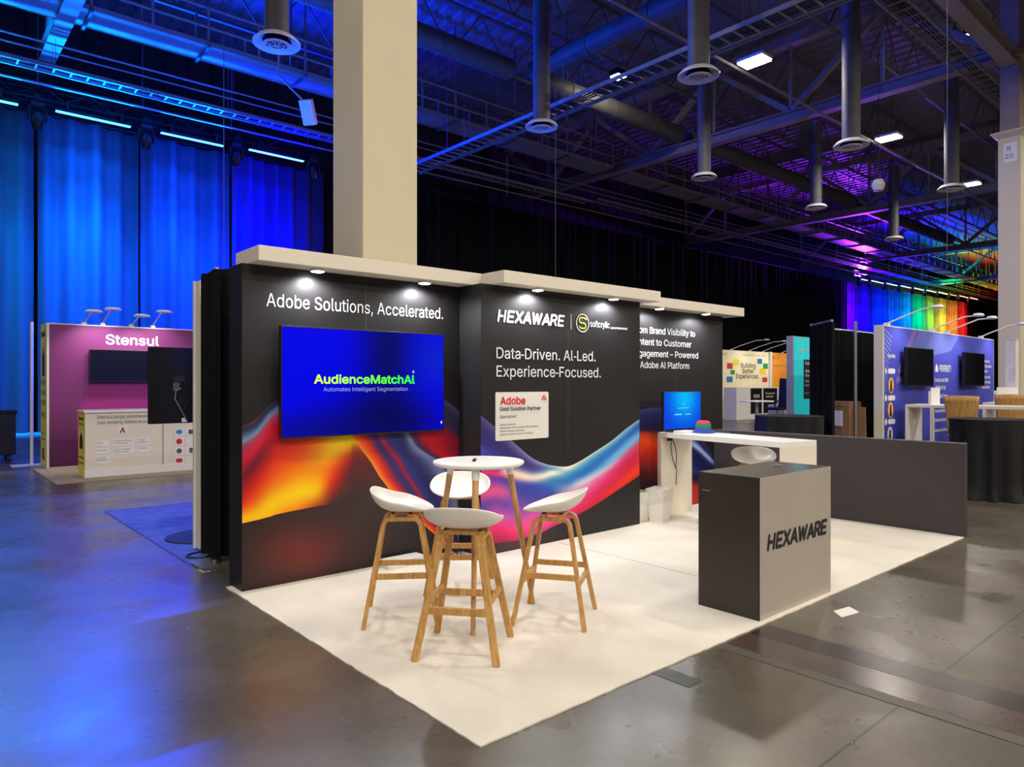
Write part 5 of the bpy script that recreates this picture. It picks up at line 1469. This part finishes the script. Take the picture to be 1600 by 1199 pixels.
mb = MB()
def dr(u, v):
    y = 2.85 - 0.60 * u
    x = 8.81 - 0.64 * u
    w = 0.035 * math.sin(u * 44) + 0.02 * math.sin(u * 19)
    return (x - w * 0.6, y + w * 0.8, 0.04 + 2.37 * v)
mb.grid(dr, 90, 3)
t = thing('side_drape', 'black pipe-and-drape panel standing beside the teal panel', 'curtain', (8.5, 2.6, 0))
mb.build('drape_cloth', M_DRAPEBLK, t, smooth=True)
MB().tube([(8.81, 2.86, 2.42), (8.15, 2.24, 2.42)], 0.02, 8).build('top_rail', M_CHROME, t, smooth=True)
for x, y in ((8.82, 2.87),):
    MB().tube([(x, y, 0.01), (x, y, 2.45)], 0.022, 8).build('upright', M_CHROME, t, smooth=True)
drape(9.6, 13.2, 3.06, 0.05, 2.43, 'long black pipe-and-drape panel behind the stacked cartons', M_DRAPEBLK, None, name='drape', seed=81, per=0.14, amp=0.045)
tag(MB().tube([(9.6, 3.07, 2.44), (13.2, 3.07, 2.44)], 0.02, 8).build('drape_rail', M_CHROME, smooth=True), 'steel rail carrying the long black drape by the cartons', 'rail')
t = thing('drape_pole', 'pale upright pole in front of the cartons and black drape', 'pole', (8.93, 2.25, 0))
MB().tube([(8.93, 2.25, 0.01), (8.93, 2.25, 2.45)], 0.026, 10).build('upright', M_CHROME, t, smooth=True)
B('base_plate', M_CHROME, t, 8.75, 2.1, 0.0005, 9.1, 2.4, 0.01)
t = thing('cardboard_box', 'tall brown cardboard carton with a white label beside the pole', 'carton', (9.6, 2.72, 0))
MB().box(9.30, 2.50, 0.60, 9.75, 2.95, 1.24).build('carton_body', M_CARD, t, bevel=0.006)
MB().box(9.293, 2.60, 0.86, 9.30, 2.78, 1.10).build('label', M_PAPER, t)
MB().box(9.296, 2.50, 1.18, 9.302, 2.95, 1.20).build('tape', mat('pale_brown_tape', rgb(176, 140, 96), 0.4), t)
t = thing('cardboard_box', 'low brown cardboard carton under the labelled one', 'carton', (9.5, 2.7, 0))
MB().box(9.22, 2.45, 0.003, 9.85, 2.98, 0.60).build('carton_body', M_CARD, t, bevel=0.006)
MB().box(9.216, 2.45, 0.54, 9.222, 2.98, 0.565).build('tape', mat('pale_brown_tape', rgb(176, 140, 96), 0.4), t)
t = thing('cardboard_sheet', 'flat brown cardboard leaning against the end of the violet booth wall', 'cardboard', (9.25, 2.25, 0))
MB().add([(9.28, 2.22, 0.003), (9.28, 2.62, 0.003), (9.40, 2.58, 1.16), (9.40, 2.30, 1.16), (9.30, 2.22, 0.003), (9.30, 2.62, 0.003), (9.42, 2.58, 1.16), (9.42, 2.30, 1.16)],
         [(0, 1, 2, 3), (7, 6, 5, 4), (0, 4, 5, 1), (1, 5, 6, 2), (2, 6, 7, 3), (3, 7, 4, 0)]).build('sheet', M_CARD, t)

def draped_table(cx, cy, r, hgt, label, seed):
    t = thing('draped_table', label, 'table', (cx, cy, 0), 'black draped high tables')
    rnd = random.Random(seed)
    ph = [rnd.uniform(0, 6.28) for _ in range(3)]
    def fn(u, v):
        a = 2 * PI * u
        w = 0.5 * math.sin(11 * a + ph[0]) + 0.35 * math.sin(7 * a + ph[1]) + 0.3 * math.sin(17 * a + ph[2])
        rr = r * (1.0 - 0.06 * v * (1 - v) * 4 * 0.5) + w * 0.055 * min(1, v * 2.2) + (0.05 * max(0, v - 0.86) / 0.14) * (1 + w)
        return (cx + rr * math.cos(a), cy + rr * math.sin(a), hgt - (hgt - 0.008) * v)
    mb = MB().grid(fn, 132, 14, closed=True)
    mb.f.append(tuple(range(132)))
    mb.build('tablecloth', M_TCLOTH, t, smooth=True)
    MB().lathe([(0.0, hgt - 0.03), (r - 0.02, hgt - 0.03), (r - 0.02, hgt - 0.006), (0.0, hgt - 0.006)], (cx, cy, 0), 40).build('tabletop', M_WOOD2, t)
    MB().tube([(cx, cy, 0.02), (cx, cy, hgt - 0.03)], 0.04, 10).build('column_leg', M_BLACKMET, t)
draped_table(9.25, 0.62, 0.47, 1.05, 'tall black draped table standing past the end of the half wall', 1)
draped_table(7.72, 2.66, 0.46, 1.07, 'black draped round table just beyond the half wall near the dark booth', 2)

# ================================================================== VIOLET BOOTH
t = thing('violet_booth_wall', 'violet-blue booth wall with portraits, white lettering and pale rays', 'display wall', (12.4, 2.2, 0))
VX0, VX1, VY = 9.565, 15.16, 2.10
B('wall_core', M_CREAM, t, VX0, VY, 0.01, VX1, VY + 0.14, 2.43, bevel=0.003)
mb = MB().grid(lambda u, v: (VX0 + 0.03 + (VX1 - VX0 - 0.05) * u, VY - 0.002, 0.02 + 2.395 * v), 60, 40)
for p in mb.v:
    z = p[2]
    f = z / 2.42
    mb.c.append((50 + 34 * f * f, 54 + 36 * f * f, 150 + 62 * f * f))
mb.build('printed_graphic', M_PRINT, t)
VF = ((0, VY - 0.002, 0), (1, 0, 0), (0, -1, 0))
rays = []
for k in range(22):
    a = 11.05 + k * 0.09
    rays.append([(a, 2.40), (a + 0.03, 2.40), (a - 0.55 + 0.035 * k * 0.2, 1.86 + 0.012 * k), (a - 0.58 + 0.035 * k * 0.2, 1.86 + 0.012 * k)])
for k in range(14):
    rays.append([(9.60, 2.38 - k * 0.07), (9.60, 2.36 - k * 0.07), (9.60 + max(0.06, 0.30 - 0.02 * k), 2.24 - k * 0.07), (9.60 + max(0.06, 0.30 - 0.02 * k), 2.255 - k * 0.07)])
flat('ray_pattern_print', rays, VF, mat('pale_violet_print', rgb(150, 168, 224), 0.5), t, lift=0.002)
flat('facet_print', [[(10.1, 1.72), (10.75, 2.40), (10.95, 2.40), (10.28, 1.62)], [(10.05, 1.60), (10.30, 1.72), (10.35, 1.58), (10.08, 1.52)]], VF, mat('mauve_print', rgb(128, 104, 190), 0.5), t, lift=0.0012)
letters('left_lettering', [('Know Who', 9.72, 1.93, 0.30, 0.055, 0.03)], VF, M_LETTER, t)
pills = []
for z in (1.72, 1.30, 0.93):
    pills += [disc2(9.66, z, 0.045, 0.05), rrect(9.74, z - 0.04, 10.02, z + 0.04, 0.035)]
flat('white_pill_print', pills, VF, mat('pale_pill_print', rgb(220, 220, 236), 0.5), t)
flat('portrait_print', [disc2(9.86, 1.50, 0.105, 0.125), disc2(9.84, 1.11, 0.105, 0.125)], VF, mat('amber_print', rgb(238, 178, 70), 0.5, var=0.15, scale=4), t)
flat('portrait_print', [disc2(9.82, 0.73, 0.105, 0.125)], VF, mat('pale_pill_print', rgb(220, 220, 236), 0.5), t)
flat('portrait_figure_print', [disc2(9.86, 1.53, 0.03, 0.06), [(9.81, 1.40), (9.91, 1.40), (9.885, 1.52), (9.835, 1.52)], disc2(9.84, 1.14, 0.03, 0.06), [(9.79, 1.01), (9.89, 1.01), (9.865, 1.13), (9.815, 1.13)], [(9.76, 0.62), (9.86, 0.62), (9.85, 0.80), (9.79, 0.80)]], VF, M_DARKLET, t, lift=0.003)
letters('headline_lettering', [('PROPENSITY', 11.98, 1.74, 0.60, 0.11, 0.02), ('Contact-Level ABM', 11.74, 1.555, 0.68, 0.07, 0.01), ('Platform for', 11.80, 1.42, 0.5, 0.07, 0.01), ('B2B Growth Teams', 11.70, 1.27, 0.70, 0.07, 0.01), ('\u2022 Account Based Marketing', 11.72, 1.02, 0.76, 0.055, 0.01), ('\u2022 Contextual Targeting', 11.70, 0.86, 0.66, 0.055, 0.01), ('\u2022 Conversing Advertising', 11.68, 0.68, 0.70, 0.055, 0.01)], VF, M_LETTER, t)
flat('emblem_print', [[(11.78, 1.73), (11.92, 1.73), (11.92, 1.80), (11.85, 1.88), (11.78, 1.80)]], VF, M_LETTER, t)
letters('right_lettering', [('Connect the', 14.35, 1.95, 0.50, 0.05, 0.02), ('buying team', 14.35, 1.85, 0.62, 0.05, 0.02), ('to the', 14.35, 1.75, 0.36, 0.05, 0.02), ('contact level', 14.35, 1.63, 0.55, 0.05, 0.02), ('and the', 14.35, 1.53, 0.55, 0.05, 0.02), ('solution', 14.35, 1.43, 0.5, 0.05, 0.02)], VF, M_LETTER, t)
for x0, x1, lb in ((10.20, 11.36, 'switched-off television on the violet wall, next to the portraits'), (12.95, 14.12, 'switched-off television on the violet wall, beside the far column of text')):
    t = thing('television', lb, 'television', ((x0 + x1) / 2, 2.03, 1.48), 'televisions on the violet wall')
    B('casing', M_BLACKPL, t, x0, 1.985, 1.475, x1, 2.035, 2.105, bevel=0.004)
    B('dark_screen', M_GLOSSBLK, t, x0 + 0.015, 1.982, 1.495, x1 - 0.015, 1.986, 2.09)
    B('wall_bracket', M_BLACKMET, t, x0 + 0.4, 2.035, 1.65, x1 - 0.4, 2.098, 1.95)
for x, lb in ((9.86, 'white arm lamp over the portraits of the violet wall'), (11.81, 'white arm lamp over the first lettering of the violet wall'), (12.56, 'white arm lamp over the middle of the violet wall'), (14.53, 'white arm lamp at the far end of the violet wall')):
    arm_lamp(x, 2.15, 2.43, 0.28, -0.62, 0.26, lb, 'arm lamps on the violet wall', 38, 0.10, (x + 0.2, 2.1, 1.5))
t = thing('white_end_panel', 'narrow pale panel standing past the far end of the violet wall', 'display wall', (15.9, 2.0, 0))
B('panel_core', M_CREAM, t, 15.72, 1.86, 0.01, 15.96, 2.04, 2.44)
B('top_cap', M_WHITEMET, t, 15.71, 1.85, 2.44, 15.97, 2.05, 2.46)
# high counter of the violet booth
t = thing('white_high_counter', 'white high counter with open ends in front of the violet wall', 'counter', (10.3, 0.9, 0))
B('countertop', M_WHITE, t, 10.02, -0.6, 1.155, 10.62, 1.95, 1.20, bevel=0.003)
B('end_slab', M_WHITE, t, 10.02, 1.91, 0.005, 10.62, 1.95, 1.155)
B('corner_post', M_WHITE, t, 10.02, 1.55, 0.005, 10.06, 1.60, 1.155)
B('end_slab', M_WHITE, t, 10.02, -0.6, 0.005, 10.62, -0.56, 1.155)
t = thing('white_high_counter', 'second white high counter behind the first one in the violet booth', 'counter', (13, 0.5, 0))
B('countertop', M_WHITE, t, 12.2, -0.5, 1.155, 12.8, 1.5, 1.20)
B('end_slab', M_WHITE, t, 12.2, 1.46, 0.005, 12.8, 1.5, 1.155)
B('end_slab', M_WHITE, t, 12.2, -0.5, 0.005, 12.8, -0.46, 1.155)
for x, y, z, w, hh, lb in ((10.25, 1.60, 1.20, 0.14, 0.26, 'tall white card standing on the white high counter'), (12.35, 1.18, 1.20, 0.36, 0.26, 'white patterned card on the second high counter')):
    q = thing('table_card', lb, 'card', (x, y, z))
    MB().bar((x - w / 2 * 0.75, y + w / 2 * 0.65, z + hh / 2), (x + w / 2 * 0.75, y - w / 2 * 0.65, z + hh / 2), 0.006, hh).build('card_face', M_PAPER, q)
    MB().bar((x - w / 2 * 0.75 + 0.05, y + w / 2 * 0.65 + 0.05, z + hh * 0.4), (x + w / 2 * 0.75 + 0.05, y - w / 2 * 0.65 + 0.05, z + hh * 0.4), 0.006, hh * 0.8).build('card_back', M_PAPER, q)
def wood_chair(x, y, rot, label):
    t = thing('bar_chair', label, 'bar chair', (0, 0, 0), 'wooden bar chairs of the violet booth')
    def back(u, v):
        a = (u - 0.5) * 1.1
        w = 0.17 + 0.05 * v
        return (-0.20 + 0.05 * (1 - math.cos(a * 2)) - 0.04 * v, w * math.sin(a) / math.sin(0.55), 0.78 + 0.56 * v + 0.012 * math.cos(a * 3))
    MB().grid(back, 14, 8).build('backrest', M_WOOD, t, smooth=True, solid=0.012)
    def seat(u, v):
        return (-0.20 + 0.40 * u, (v - 0.5) * 0.38, 0.78 - 0.02 * math.sin(PI * u) * math.sin(PI * v))
    MB().grid(seat, 10, 10).build('seat', M_WOOD, t, smooth=True, solid=0.012)
    for sx in (-1, 1):
        for sy in (-1, 1):
            MB().tube([(sx * 0.14, sy * 0.13, 0.775), (sx * 0.22, sy * 0.20, 0.005)], 0.012, 8).build('leg', M_CHROME, t, smooth=True)
    mb = MB()
    c = [(0.19, 0.175), (-0.19, 0.175), (-0.19, -0.175), (0.19, -0.175), (0.19, 0.175)]
    for a, b in zip(c, c[1:]):
        mb.tube([(a[0], a[1], 0.30), (b[0], b[1], 0.30)], 0.008, 6)
    mb.build('foot_ring', M_CHROME, t, smooth=True)
    t.location = (x, y, 0)
    t.rotation_euler = (0, 0, rot)
wood_chair(9.93, 1.12, 0.15, 'honey wood bar chair at the white high counter, in front of the violet wall')
wood_chair(12.05, 1.05, 0.2, 'honey wood bar chair at the second white counter')
wood_chair(9.75, 0.10, 0.1, 'honey wood bar chair cut off by the edge of the view')
